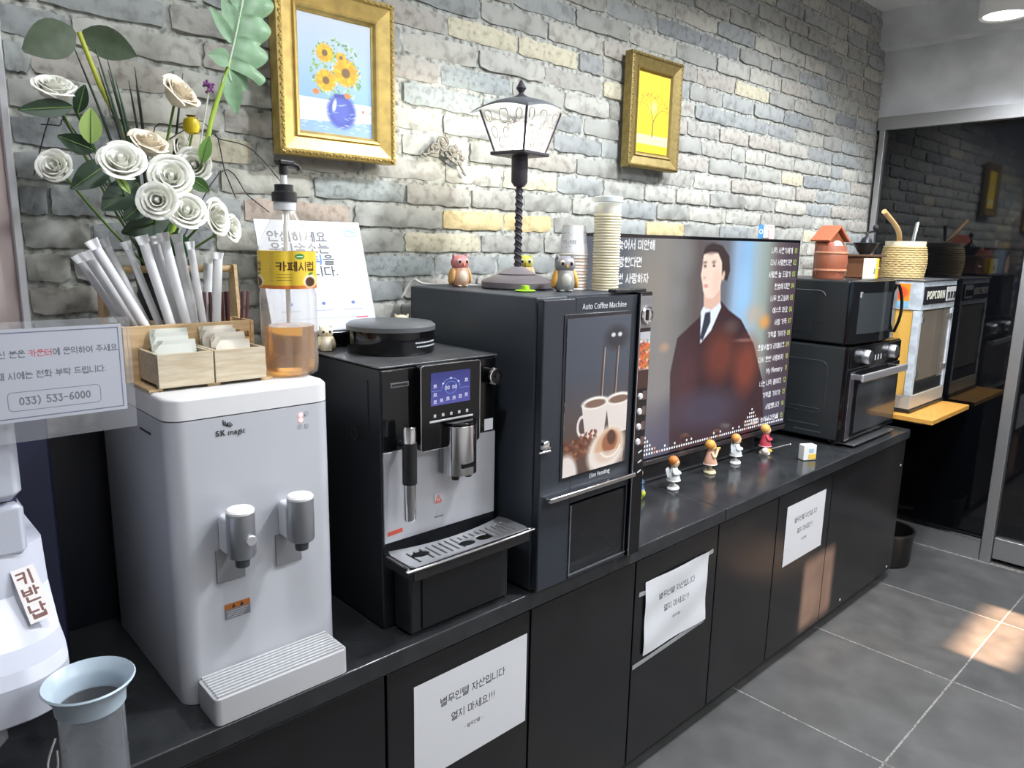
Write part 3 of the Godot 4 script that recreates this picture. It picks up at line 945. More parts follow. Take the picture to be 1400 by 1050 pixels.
func build_kiosk() -> void:
	# white key return kiosk at the counter's start: dark column, white front panel and a scooped tray
	var k := thing("key_return_kiosk", "white and navy key return kiosk with a scooped tray beside the water dispenser", "kiosk", Vector3(-0.05, TOP, 0.2))
	var kw := mat(rgb(196, 200, 212), 0.3)
	var navy := mat(rgb(30, 34, 58), 0.32)
	put("column", bx(Vector3(0.02, 0.26, -0.07), Vector3(0.5, 0.516, 0.2), 0.006), navy, k)
	put("upper_panel", bx(Vector3(-0.03, 0.465, 0.146), Vector3(0.46, 0.132, 0.18), 0.012), kw, k)
	put("lower_panel", bx(Vector3(-0.03, 0.36, 0.14), Vector3(0.46, 0.07, 0.18), 0.008), kw, k)
	put("seam", bx(Vector3(-0.03, 0.397, 0.125), Vector3(0.45, 0.01, 0.18)), mat(rgb(52, 56, 90), 0.5), k)
	# tray: a side profile swept along x, its right-hand end rounded off in plan
	var prof := []
	for q in [[0.05, 0.33], [0.225, 0.335], [0.245, 0.28], [0.30, 0.235], [0.335, 0.225], [0.345, 0.21], [0.345, 0.165], [0.33, 0.155], [0.05, 0.15]]: prof.append(Vector2(q[0], q[1]))
	var g := G()
	var n := 14
	var rows := []
	for s in n + 1:
		var a := PI / 2 * s / n
		var x := 0.16 + 0.06 * sin(a)
		var cut := 0.055 * (1 - cos(a))
		var row := []
		for q in prof: row.append(Vector3(x, q.y, q.x - cut * clampf((q.x - 0.05) / 0.29, 0, 1)))
		rows.append(row)
	rows.push_front(rows[0].map(func(p): return Vector3(-0.25, p.y, p.z)))
	for i in rows.size() - 1:
		for j in prof.size():
			var j2 := (j + 1) % prof.size()
			var d: Vector2 = prof[j2] - prof[j]
			var nn := Vector3(0, d.x, -d.y).normalized()
			if d.length() > 0: nn = Vector3(0, d.x, -d.y).normalized()
			var na := nn
			var nb := nn
			if i > 0:
				na = (nn + Vector3.RIGHT * sin(PI / 2 * (i - 1) / n) * 0.9 * (1.0 - absf(nn.y) * 0.7)).normalized()
				nb = (nn + Vector3.RIGHT * sin(PI / 2 * i / n) * 0.9 * (1.0 - absf(nn.y) * 0.7)).normalized()
			g.quad(g.vert(rows[i][j], na), g.vert(rows[i][j2], na), g.vert(rows[i + 1][j2], nb), g.vert(rows[i + 1][j], nb))
	var cap := []
	var last: Array = rows[-1]
	for q in last: cap.append(g.vert(q, Vector3.RIGHT))
	for j in range(1, last.size() - 1): g.tri(cap[0], cap[j], cap[j + 1])
	put("tray", g, kw, k)
	put("under_tray", bx(Vector3(-0.04, 0.125, 0.17), Vector3(0.38, 0.05, 0.24), 0.012), mat(rgb(150, 152, 158), 0.45), k)
	put("pedestal", bx(Vector3(-0.06, 0.051, 0.1), Vector3(0.3, 0.1, 0.12), 0.006), navy, k)
	var lb := Pic.new(120, 360, rgb(232, 228, 226))
	for i in 3: lb.text(["키", "반", "납"][i], 60, 24 + 112 * i, 88, 13, rgb(120, 84, 78), 1)
	# the label lies on the slope of the tray
	var c0 := zp(45, 768, 0.485)
	put("key_label", G(Transform3D(Basis(Vector3.BACK, 0.16) * Basis(Vector3.RIGHT, -0.72), Vector3(0.194, 0.284, 0.259))).face(Vector3(-0.013, -0.037, 0), Vector3(0.013, -0.037, 0), Vector3(0.013, 0.037, 0), Vector3(-0.013, 0.037, 0), Vector3.BACK), printed(lb, 0.6), k, "white label reading key return on the tray slope")
	# clear cup tube under the tray
	var rim := yp(121, 930, 0.9)
	var t := thing("cup_tube", "clear plastic cup collecting tube with a flared pale blue rim", "cup tube", Vector3(rim.x, 0.41, rim.z))
	put("flared_rim", G().lathe([Vector2(0.0365, 0.46), Vector2(0.0375, 0.474), Vector2(0.046, 0.487), Vector2(0.0485, 0.49), Vector2(0.047, 0.492), Vector2(0.0375, 0.482), Vector2(0.035, 0.476), Vector2(0.0345, 0.46), Vector2(0.0365, 0.46)], 36), mat(rgb(176, 192, 204), 0.3), t)
	put("tube", G().lathe([Vector2(0.0342, -0.4), Vector2(0.0342, 0.462)], 36), glass(rgb(190, 196, 204), 0.2, 0.12), t)
	put("tube_foot", G().lathe([Vector2(0, -0.408), Vector2(0.06, -0.408), Vector2(0.06, -0.4), Vector2(0, -0.398)], 30), mat(rgb(60, 62, 66), 0.4), t)
	put("wire_hook", G().tube(curve([Vector3(-0.039, 0.44, 0.01), Vector3(-0.05, 0.42, 0.02), Vector3(-0.048, 0.402, 0.024), Vector3(-0.041, 0.41, 0.018), Vector3(-0.039, 0.425, 0.01)], 5), 0.0014, 6), m_chrome, t)

func build_water_dispenser() -> void:
	var d := thing("water_dispenser", "white countertop water dispenser with two silver taps and a ribbed drip tray", "water dispenser", Vector3(0.47, TOP, 0.4))
	var body := mat(rgb(190, 193, 199), 0.22)
	# plan outline: rounded front corners
	var plan := round_rect(0.268, 0.37, 0.028, 8)
	var turn := Basis(Vector3.RIGHT, -PI / 2)   # xy outline into the xz plane, z becomes height
	put("body", G(Transform3D(turn, Vector3(0, 0.001, -0.185))).prism(plan, 0.0, 0.46, 0.0, true), body, d)
	put("top_cover", G(Transform3D(turn, Vector3(0, 0.463, -0.185))).prism(plan, 0.0, 0.034, 0.006, true), mat(rgb(226, 227, 228), 0.3), d)
	put("drip_tray", G(Transform3D(turn, Vector3(-0.0035, 0.001, 0.038))).prism(round_rect(0.226, 0.076, 0.01, 4), 0.0, 0.044, 0.002, true), mat(rgb(190, 191, 194), 0.3), d)
	for i in 9:
		put("tray_rib", bx(Vector3(-0.0035, 0.047, 0.007 + i * 0.0079), Vector3(0.216, 0.005, 0.0042), 0.001), mat(rgb(200, 202, 204), 0.4, 0.4), d)
	for k in 2:
		var x: float = [-0.053, 0.045][k]
		var y := 0.252
		var tap := put("tap", G().lathe([Vector2(0, y), Vector2(0.0195, y), Vector2(0.021, y + 0.003), Vector2(0.021, y + 0.07), Vector2(0, y + 0.07)], 28, Vector3(x, 0, 0.05)), mat(rgb(172, 175, 180), 0.32, 0.7), d)
		put("cap", G().lathe([Vector2(0, y + 0.0705), Vector2(0.021, y + 0.0705), Vector2(0.021, y + 0.074), Vector2(0.0185, y + 0.0765), Vector2(0, y + 0.077)], 28, Vector3(x, 0, 0.05)), mat(rgb(238, 239, 240), 0.25), tap)
		put("nozzle", G().lathe([Vector2(0.0, y - 0.016), Vector2(0.0105, y - 0.016), Vector2(0.0115, y - 0.001), Vector2(0, y - 0.001)], 18, Vector3(x, 0, 0.05)), mat(rgb(74, 77, 82), 0.3), tap)
		put("mount", bx(Vector3(x - 0.004, y + 0.026, 0.014), Vector3(0.026, 0.062, 0.03), 0.006), mat(rgb(214, 217, 222), 0.14), tap)
		put("back_plate", bx(Vector3(x, y - 0.03, 0.0015), Vector3(0.046, 0.056, 0.003), 0.001), mat(rgb(150, 152, 156), 0.4, 0.5), d)
		if k == 0:
			put("button", G(Transform3D(Basis(Vector3.RIGHT, PI / 2) , Vector3(x + 0.006, y + 0.03, 0.07))).lathe([Vector2(0, 0), Vector2(0.0085, 0), Vector2(0.0085, 0.003), Vector2(0.007, 0.0045), Vector2(0, 0.0045)], 18), mat(rgb(200, 202, 206), 0.3, 0.5), tap)
	var ink := mat(rgb(58, 60, 66), 0.5)
	var b := zp(299, 592, 0.4) - d.position
	lettering("SK", 0.0125, ink, d, Vector3(b.x + 0.002, b.y - 0.001, 0.0006), true)
	lettering("magic", 0.0105, ink, d, Vector3(b.x + 0.0275, b.y - 0.002, 0.0006))
	for w in 2:   # the two wings of the emblem above the letters
		var g := G()
		for q in 3:
			var p := PackedVector2Array([Vector2(0, 0), Vector2(0.0022, 0.0005), Vector2(0.0008, 0.0085 - q * 0.0012), Vector2(-0.0005, 0.0088 - q * 0.0012)])
			g.t = Transform3D(Basis(Vector3.BACK, (-1.05 if w else 0.0) - q * 0.1), Vector3(b.x + 0.007 + q * 0.0026 + w * 0.004, b.y + 0.009 - w * 0.0005 - q * 0.0012 + 0.002, 0.0005))
			g.prism(p, 0, 0.0004)
		put("emblem_wing", g, ink, d)
	for q in [[411, 567, 1], [411, 574, 1], [419, 565, 0], [410, 583, 0], [419, 582, 0]]:
		var p := zp(q[0], q[1], 0.4) - d.position
		put("indicator_light", G(Transform3D(Basis(Vector3.RIGHT, PI / 2), Vector3(p.x, p.y, 0.0))).lathe([Vector2(0.0042, 0), Vector2(0.0042, 0.0006), Vector2(0, 0.0006)], 14), glow(Color(1, 0.25, 0.2), 1.2) if q[2] else mat(rgb(170, 172, 178), 0.4), d)
	var wp := Pic.new(160, 100, rgb(120, 122, 128))
	wp.rect(0, 0, 160, 36, rgb(176, 104, 44))
	wp.poly(PackedVector2Array([Vector2(40, 32), Vector2(54, 6), Vector2(68, 32)]), rgb(60, 40, 24))
	wp.poly(PackedVector2Array([Vector2(92, 32), Vector2(106, 6), Vector2(120, 32)]), rgb(60, 40, 24))
	for i in 4: wp.line(Vector2(14, 50 + i * 13), Vector2(146 - i * 12, 50 + i * 13), 4, rgb(196, 198, 202))
	var q0 := zp(325, 832, 0.4) - d.position
	put("warning_sticker", bx(Vector3(q0.x, q0.y, 0.0006), Vector3(0.041, 0.026, 0.001)), printed(wp, 0.4), d, "orange and grey warning sticker")
	put("side_slot", bx(Vector3(-0.1345, 0.432, -0.1), Vector3(0.001, 0.003, 0.05)), m_ink, d)

func build_espresso_machine() -> void:
	var e := thing("espresso_machine", "black automatic espresso machine with a blue screen and chrome spout on the worktop", "coffee machine", Vector3(0.84, TOP, 0.4))
	var shell := mat(rgb(27, 29, 33), 0.34)
	put("body", bx(Vector3(0, 0.253, -0.18), Vector3(0.28, 0.504, 0.36), 0.004), shell, e)
	put("top_plate", bx(Vector3(0, 0.5075, -0.18), Vector3(0.284, 0.004, 0.362), 0.0015), textured(rgb(120, 122, 124), cloud, 4.0, 0.38, 0.6), e)
	put("base_block", bx(Vector3(0.008, 0.068, 0.028), Vector3(0.25, 0.132, 0.056), 0.006), m_black, e)
	put("drawer_front", bx(Vector3(0.008, 0.064, 0.0575), Vector3(0.2, 0.11, 0.004), 0.002), mat(rgb(26, 28, 31), 0.22), e)
	put("silver_panel", bx(Vector3(0, 0.262, 0.001), Vector3(0.272, 0.176, 0.004), 0.001), mat(rgb(196, 198, 204), 0.42, 0.55), e)
	put("upper_panel", bx(Vector3(-0.001, 0.427, 0.001), Vector3(0.272, 0.15, 0.004), 0.001), m_gloss, e)
	put("side_seam", bx(Vector3(-0.1405, 0.43, -0.04), Vector3(0.001, 0.1, 0.002)), m_ink, e)
	var vent := put("side_vent", G(Transform3D(Basis(Vector3.BACK, PI / 2), Vector3(-0.14, 0.37, -0.09))).lathe([Vector2(0.017, 0), Vector2(0.017, 0.0012), Vector2(0, 0.0012)], 20), mat(rgb(20, 21, 23), 0.5), e)
	for i in 8:
		var a := TAU * i / 8
		put("vent_slot", bx(Vector3(-0.1416, 0.37 + sin(a) * 0.011, -0.09 + cos(a) * 0.011), Vector3(0.001, 0.003, 0.003)), mat(rgb(60, 62, 66), 0.4), vent)
	# screen module
	var cx := 0.005
	var mod := put("screen_module", G(Transform3D(Basis(), Vector3(cx, 0.425, 0.003))).prism(round_rect(0.142, 0.162, 0.006, 4), 0, 0.02, 0.0015, true), m_gloss, e)
	var rimp := G(Transform3D(Basis(), Vector3(cx, 0.425, 0)))
	var rp := round_rect(0.1425, 0.1625, 0.006, 4)
	var loop := []
	for p in rp: loop.append(Vector3(p.x, p.y, 0.0225))
	loop.append(loop[0])
	put("chrome_rim", rimp.tube(loop, 0.0011, 6, false), m_chrome, mod)
	var s := Pic.new(300, 240, rgb(66, 68, 142))
	for y in 240: s.rect(0, y, 300, 1, rgb(58, 62, 132).lerp(rgb(88, 88, 168), y / 240.0))
	var wc := rgb(232, 236, 255)
	s.arc(Vector2(150, 120), 46, 0, TAU, 3, rgb(120, 170, 255))
	s.arc(Vector2(150, 120), 70, PI, TAU, 3, rgb(150, 190, 255))
	for a in [-2.6, -1.57, -0.6]: s.blob(Vector2(150 + cos(a) * 70, 120 + sin(a) * 70), 7, 7, 0, wc)
	s.line(Vector2(6, 132), Vector2(80, 132), 2, rgb(150, 190, 255))
	s.line(Vector2(220, 132), Vector2(294, 132), 2, rgb(150, 190, 255))
	s.text("00", 122, 104, 30, 4, wc, 1)
	s.text("00", 178, 104, 30, 4, wc, 1)
	for q in [[30, 96], [270, 78], [30, 160], [30, 212], [78, 206], [126, 200], [174, 200], [222, 196], [270, 190]]:
		s.rect(q[0] - 10, q[1] - 12, 20, 16, wc)
		s.rect(q[0] - 5, q[1] - 7, 10, 7, rgb(80, 84, 150))
		s.line(Vector2(q[0] - 13, q[1] + 11), Vector2(q[0] + 13, q[1] + 11), 4, wc)
	put("display_screen", bx(Vector3(cx - 0.002, 0.46, 0.0233), Vector3(0.094, 0.062, 0.001)), printed(s, 0.2, 0.75), mod, "blue touch screen with white icons")
	for i in 5: put("touch_icon", bx(Vector3(cx - 0.04 + i * 0.0195, 0.409, 0.0233), Vector3(0.006, 0.006, 0.0008), 0.001), mat(rgb(190, 192, 196), 0.4), mod)
	put("light_bar", bx(Vector3(cx, 0.3985, 0.0238), Vector3(0.106, 0.0045, 0.002), 0.001), mat(rgb(222, 224, 226), 0.25, 0.6), mod)
	# knob, plates and stickers
	put("knob", G(Transform3D(Basis(Vector3.RIGHT, PI / 2), Vector3(0.119, 0.468, 0.003))).lathe([Vector2(0.0165, 0), Vector2(0.0165, 0.018), Vector2(0.0145, 0.02), Vector2(0.0, 0.0195)], 26), m_gloss, e)
	put("knob_ring", G(Transform3D(Basis(Vector3.RIGHT, PI / 2), Vector3(0.119, 0.468, 0.003))).lathe([Vector2(0.0168, 0.014), Vector2(0.0185, 0.016), Vector2(0.0168, 0.02), Vector2(0.0145, 0.0205)], 26), m_chrome, e)
	put("brand_plate", bx(Vector3(-0.1, 0.474, 0.0036), Vector3(0.04, 0.009, 0.001), 0.0003), mat(rgb(120, 124, 128), 0.3, 0.6), e)
	put("brand_plate_print", bx(Vector3(-0.1, 0.474, 0.0043), Vector3(0.034, 0.004, 0.0006)), mat(rgb(28, 29, 32), 0.5), e)
	put("white_sticker", bx(Vector3(0.117, 0.366, 0.0036), Vector3(0.023, 0.024, 0.0008), 0.0002), mat(rgb(222, 224, 226), 0.6), e)
	var wt := Pic.new(96, 96, rgb(188, 190, 196))
	wt.poly(PackedVector2Array([Vector2(48, 6), Vector2(90, 78), Vector2(6, 78)]), rgb(198, 58, 40))
	wt.poly(PackedVector2Array([Vector2(48, 22), Vector2(74, 68), Vector2(22, 68)]), rgb(214, 178, 170))
	wt.line(Vector2(48, 36), Vector2(48, 54), 6, rgb(190, 44, 30))
	wt.rect(10, 82, 76, 10, rgb(198, 74, 56))
	put("hot_warning", bx(Vector3(-0.012, 0.236, 0.0037), Vector3(0.019, 0.02, 0.0008)), printed(wt, 0.5), e, "small red triangular heat warning")
	put("red_sticker", G(Transform3D(Basis(Vector3.BACK, 0.06), Vector3(-0.113, 0.193, 0.0035))).box(Vector3.ZERO, Vector3(0.033, 0.008, 0.0008)), mat(rgb(200, 84, 66), 0.5), e)
	put("fine_print", bx(Vector3(-0.01, 0.199, 0.0034), Vector3(0.022, 0.003, 0.0004)), mat(rgb(120, 122, 130), 0.5), e)
	# chrome spout block with two nozzles
	var sp := G(Transform3D(Basis(Vector3.RIGHT, -PI / 2), Vector3(0.022, 0.29, 0.003)))
	var out := PackedVector2Array([Vector2(-0.033, 0), Vector2(0.033, 0)])
	for i in 13:
		var a := PI * i / 12
		out.append(Vector2(cos(a) * 0.033, -0.03 - sin(a) * 0.024))
	sp.prism(out, 0, 0.098, 0.002, true)
	var spout := put("spout", sp, m_chrome, e, "tall chrome coffee spout")
	put("spout_cap", G(Transform3D(Basis(Vector3.RIGHT, -PI / 2), Vector3(0.022, 0.389, 0.003))).prism(out, 0, 0.005, 0.001, true), m_gloss, spout)
	put("spout_plate", bx(Vector3(0.022, 0.31, 0.0565), Vector3(0.036, 0.009, 0.002), 0.003), m_gloss, spout)
	for x in [-0.016, 0.016]: put("nozzle", G().lathe([Vector2(0, 0), Vector2(0.007, 0), Vector2(0.008, 0.01), Vector2(0, 0.01)], 14, Vector3(0.022 + x, 0.2795, 0.034)), m_black, spout)
	# steam wand
	var wx := -0.102
	var wy := 0.034
	var wand := put("steam_wand", G().lathe([Vector2(0, 0.19), Vector2(0.0105, 0.19), Vector2(0.0115, 0.193), Vector2(0.0115, 0.26), Vector2(0, 0.26)], 22, Vector3(wx, wy, 0.036)), m_chrome, e)
	put("grip", G().lathe([Vector2(0, 0.2605), Vector2(0.0135, 0.2605), Vector2(0.0135, 0.338), Vector2(0, 0.338)], 22, Vector3(wx, wy, 0.036)), mat(rgb(26, 27, 29), 0.45), wand)
	put("wand_top", G().lathe([Vector2(0, 0.3385), Vector2(0.0125, 0.3385), Vector2(0.0125, 0.364), Vector2(0.0105, 0.368), Vector2(0, 0.369)], 22, Vector3(wx, wy, 0.036)), m_chrome, wand)
	put("wand_arm", G().tube([Vector3(wx, wy + 0.33, 0.003), Vector3(wx, wy + 0.33, 0.03)], 0.006, 10), m_black, wand)
	# drip tray: a deck with a bowed back edge, slots and three wells
	var tray := put("drip_tray", bx(Vector3(0.003, 0.1375, 0.054), Vector3(0.282, 0.003, 0.094)).box(Vector3(0.003, 0.1478, 0.1), Vector3(0.286, 0.0224, 0.004), 0.001).box(Vector3(-0.139, 0.1478, 0.053), Vector3(0.004, 0.0224, 0.094)).box(Vector3(0.145, 0.1478, 0.053), Vector3(0.004, 0.0224, 0.094)), mat(rgb(26, 27, 29), 0.5), e)
	var deck := PackedVector2Array()
	for i in 13: deck.append(Vector2(-0.138 + 0.276 * i / 12.0, -0.012 - 0.02 * (1 - pow(absf(i - 6) / 6.0, 2))))
	for p in [[0.144, -0.03], [0.144, -0.088], [0.138, -0.098], [-0.138, -0.098], [-0.144, -0.088], [-0.144, -0.03]]: deck.append(Vector2(p[0], p[1]))
	# slots and wells are cut right through the deck plate
	var plate := CSGPolygon3D.new()
	plate.name = "deck"
	plate.polygon = deck
	plate.depth = 0.0025
	plate.material = mat(rgb(186, 188, 190), 0.3, 0.85)
	plate.transform = Transform3D(Basis(Vector3.RIGHT, -PI / 2), Vector3(0.003, 0.1632, 0.0))
	tray.add_child(plate)
	for i in 17:
		var x := -0.118 + i * 0.0148
		var small := i in [1, 8, 9, 10, 11]
		var cut := CSGBox3D.new()
		cut.name = "slot_cut"
		cut.operation = CSGShape3D.OPERATION_SUBTRACTION
		cut.size = Vector3(0.0056, 0.018 if small else 0.05, 0.02)
		cut.position = Vector3(x, -0.05 if small else -0.063, 0)
		plate.add_child(cut, true)
	for q in [[-0.098, 0.058], [0.0, 0.074], [0.044, 0.074]]:
		var cut := CSGCylinder3D.new()
		cut.name = "well_cut"
		cut.operation = CSGShape3D.OPERATION_SUBTRACTION
		cut.radius = 0.0155
		cut.height = 0.02
		cut.sides = 20
		cut.transform = Transform3D(Basis(Vector3.RIGHT, PI / 2) * Basis().scaled(Vector3(1.25, 1, 0.85)), Vector3(q[0], -q[1], 0))
		plate.add_child(cut, true)
	put("tray_lip", G().tube(curve([Vector3(-0.143, 0.158, 0.02), Vector3(-0.143, 0.158, 0.088), Vector3(-0.132, 0.158, 0.1015), Vector3(0.138, 0.158, 0.1015), Vector3(0.149, 0.158, 0.088), Vector3(0.149, 0.158, 0.02)], 4), 0.0028, 6), m_chrome, tray)
	# bean hopper lid on top
	var lid := thing("bean_hopper", "round glossy black bean hopper lid on top of the espresso machine", "hopper", Vector3(0.832, TOP + 0.5105, 0.24))
	put("ring", G().lathe([Vector2(0, 0), Vector2(0.086, 0), Vector2(0.088, 0.003), Vector2(0.088, 0.045), Vector2(0, 0.045)], 44), m_gloss, lid)
	put("lid_cap", G().lathe([Vector2(0, 0.0452), Vector2(0.09, 0.0452), Vector2(0.0905, 0.054), Vector2(0.084, 0.059), Vector2(0, 0.06)], 44), mat(rgb(92, 95, 98), 0.38), lid)
	for k in 2:
		for i in 10:
			var a := 0.86 + i * 0.075 + k * 0.03
			put("print_mark", G(Transform3D(Basis(Vector3.UP, -a + PI / 2), Vector3(cos(a) * 0.0884, 0.016 + k * 0.008, sin(a) * 0.0884))).box(Vector3.ZERO, Vector3(0.0052, 0.0028, 0.0006)), mat(rgb(190, 194, 198), 0.5), lid)

func coffee_print() -> Pic:
	var p := Pic.new(260, 420, rgb(66, 72, 82))
	for y in 420: p.rect(0, y, 260, 1, rgb(70, 76, 86).lerp(rgb(92, 74, 66), clampf((y - 150) / 200.0, 0, 1)))
	p.blob(Vector2(200, 60), 46, 30, 0, rgb(40, 42, 46), 0.8, 0.4)
	for x in [186, 214]: p.blob(Vector2(x, 52), 9, 6, 0, rgb(210, 214, 216), 0.9, 0.3)
	for q in [[146, 150, 0], [204, 150, 0]]:
		p.line(Vector2(q[0], 80), Vector2(q[0] - 4, 225), 4, rgb(70, 44, 30))
		p.line(Vector2(q[0] + 8, 84), Vector2(q[0] + 2, 225), 2, rgb(210, 190, 170))
	for q in [[122, 250], [222, 250]]:
		p.poly(PackedVector2Array([Vector2(q[0] - 56, 232), Vector2(q[0] + 54, 232), Vector2(q[0] + 38, 330), Vector2(q[0] - 36, 330)]), rgb(214, 204, 196))
		p.blob(Vector2(q[0], 232), 55, 17, 0, rgb(232, 226, 218))
		p.blob(Vector2(q[0], 234), 44, 11, 0, rgb(120, 96, 84))
	p.arc(Vector2(70, 290), 17, 1.2, 5.0, 9, rgb(214, 204, 196), 26)
	for i in 70:
		var x := fmod(i * 37.0, 130.0)
		p.blob(Vector2(x, 330 + fmod(i * 53.0, 60.0) - x * 0.2), 7, 4, i * 0.7, rgb(96, 56, 38).lerp(rgb(150, 100, 76), fmod(i * 0.37, 1.0)))
	p.blob(Vector2(176, 372), 80, 62, -0.3, rgb(226, 214, 200))
	p.blob(Vector2(184, 362), 60, 46, -0.3, rgb(200, 164, 134))
	p.blob(Vector2(190, 352), 34, 30, -0.4, rgb(150, 96, 70))
	p.blob(Vector2(196, 340), 18, 22, -0.4, rgb(86, 60, 50))
	p.arc(Vector2(192, 362), 44, 0.2, 2.6, 6, rgb(240, 230, 216), 34)
	p.blob(Vector2(10, 420), 46, 60, 0, rgb(222, 212, 206))
	p.poly(PackedVector2Array([Vector2(110, 420), Vector2(250, 420), Vector2(252, 380), Vector2(100, 372)]), rgb(222, 212, 206), 0.5)
	p.soften(2)
	return p

func build_vending_machine() -> void:
	var v := thing("vending_machine", "tall dark grey coffee vending machine with a coffee picture on its door", "vending machine", Vector3(1.19, TOP, 0.48))
	var shell := mat(rgb(62, 68, 76), 0.4)
	var door := mat(rgb(48, 53, 60), 0.26)
	# cabinet and door are built round a real recess for the cups
	put("cabinet", bx(Vector3(-0.122, 0.314, -0.225), Vector3(0.096, 0.626, 0.43), 0.004).box(Vector3(0.147, 0.314, -0.225), Vector3(0.046, 0.626, 0.43), 0.004).box(Vector3(0.025, 0.314, -0.288), Vector3(0.204, 0.626, 0.304)).box(Vector3(0.025, 0.4035, -0.074), Vector3(0.204, 0.447, 0.128)).box(Vector3(0.025, 0.009, -0.074), Vector3(0.204, 0.016, 0.128)), shell, v)
	put("door", bx(Vector3(-0.1215, 0.314, 0.002), Vector3(0.097, 0.62, 0.02), 0.004).box(Vector3(0.026, 0.4035, 0.0016), Vector3(0.202, 0.441, 0.0192)).box(Vector3(0.1225, 0.0935, 0.002), Vector3(0.005, 0.179, 0.02), 0.001).box(Vector3(0.024, 0.0105, 0.002), Vector3(0.196, 0.013, 0.02), 0.003), door, v)
	put("picture_frame", bx(Vector3(-0.001, 0.415, 0.0125), Vector3(0.222, 0.352, 0.003), 0.001), mat(rgb(34, 37, 42), 0.2), v)
	put("coffee_picture", bx(Vector3(-0.001, 0.414, 0.0145), Vector3(0.208, 0.336, 0.002)), printed(coffee_print(), 0.18), v, "glossy print of coffee pouring into white cups")
	var pale := mat(rgb(206, 210, 214), 0.4)
	lettering("Auto Coffee Machine", 0.0155, pale, v, Vector3(0.015, 0.6045, 0.0125))
	lettering("Elim Vending", 0.012, pale, v, Vector3(0.02, 0.2315, 0.0125))
	put("silver_bar", bx(Vector3(-0.015, 0.211, 0.022), Vector3(0.285, 0.012, 0.024), 0.003), m_chrome, v)
	var bay := put("cup_bay_flap", bx(Vector3(0.024, 0.098, 0.009), Vector3(0.188, 0.156, 0.003), 0.001), glass(rgb(30, 32, 36), 0.45, 0.1), v, "smoked flap of the cup recess")
	put("cup_grid", bx(Vector3(0.024, 0.019, -0.07), Vector3(0.19, 0.004, 0.1)), m_steel, bay)
	put("bay_edge", bx(Vector3(0.024, 0.0165, 0.0135), Vector3(0.2, 0.003, 0.003)), m_steel, bay)
	put("bay_edge", bx(Vector3(-0.0735, 0.097, 0.0135), Vector3(0.003, 0.16, 0.003)), m_steel, bay)
	# lock with its lever on the left flank
	var lock := put("lock", G(Transform3D(Basis(Vector3.RIGHT, PI / 2), Vector3(-0.157, 0.325, 0.012))).lathe([Vector2(0, 0), Vector2(0.0125, 0), Vector2(0.0125, 0.006), Vector2(0.009, 0.009), Vector2(0, 0.0095)], 20), m_chrome, v)
	put("lever", bx(Vector3(-0.171, 0.318, 0.026), Vector3(0.034, 0.006, 0.006), 0.0025), m_chrome, lock)
	# raised control column
	var col := put("control_column", bx(Vector3(0.1515, 0.316, 0.004), Vector3(0.046, 0.628, 0.03), 0.003), m_gloss, v)
	put("column_edge", bx(Vector3(0.1275, 0.316, 0.0205), Vector3(0.002, 0.62, 0.003)), m_chrome, col)
	put("hinge_bar", bx(Vector3(0.115, 0.6325, -0.008), Vector3(0.11, 0.008, 0.024), 0.002), m_black, col)
	put("coin_plate", bx(Vector3(0.1515, 0.585, 0.0197), Vector3(0.04, 0.072, 0.001), 0.0004), mat(rgb(150, 152, 156), 0.3, 0.7), col)
	put("coin_dial", G(Transform3D(Basis(Vector3.RIGHT, PI / 2), Vector3(0.1515, 0.578, 0.02))).lathe([Vector2(0.021, 0), Vector2(0.021, 0.004), Vector2(0.018, 0.006), Vector2(0.016, 0.003), Vector2(0, 0.003)], 26), m_chrome, col)
	put("coin_slot", bx(Vector3(0.1515, 0.578, 0.0245), Vector3(0.006, 0.024, 0.004), 0.001), m_ink, col)
	var strip := Pic.new(80, 320, rgb(170, 172, 176))
	strip.rect(0, 60, 80, 150, rgb(196, 104, 62))
	for i in 40: strip.blob(Vector2(fmod(i * 31.0, 80.0), 40 + fmod(i * 67.0, 190.0)), 9, 6, i, [rgb(70, 130, 60), rgb(60, 52, 96), rgb(220, 90, 60), rgb(232, 226, 220), rgb(120, 60, 40)][i % 5], 0.7, 0.5)
	strip.rect(0, 215, 80, 105, rgb(64, 44, 38))
	put("product_labels", bx(Vector3(0.1515, 0.475, 0.0197), Vector3(0.038, 0.13, 0.001)), printed(strip, 0.3), col, "coloured drink labels")
	for i in 4:
		put("button", G(Transform3D(Basis(Vector3.RIGHT, PI / 2), Vector3(0.143, 0.392 - i * 0.036, 0.0195))).lathe([Vector2(0.008, 0), Vector2(0.008, 0.003), Vector2(0.006, 0.005), Vector2(0, 0.005)], 16), mat(rgb(206, 204, 204), 0.25), col)
		put("button_label", bx(Vector3(0.161, 0.392 - i * 0.036, 0.0195), Vector3(0.014, 0.02, 0.001)), mat(rgb(96, 78, 72), 0.4), col)
	for i in 3: put("lamp_mark", G(Transform3D(Basis(Vector3.BACK, 0.3), Vector3(0.156, 0.258 - i * 0.024, 0.0195))).box(Vector3.ZERO, Vector3(0.014, 0.0028, 0.0008)), pale, col)

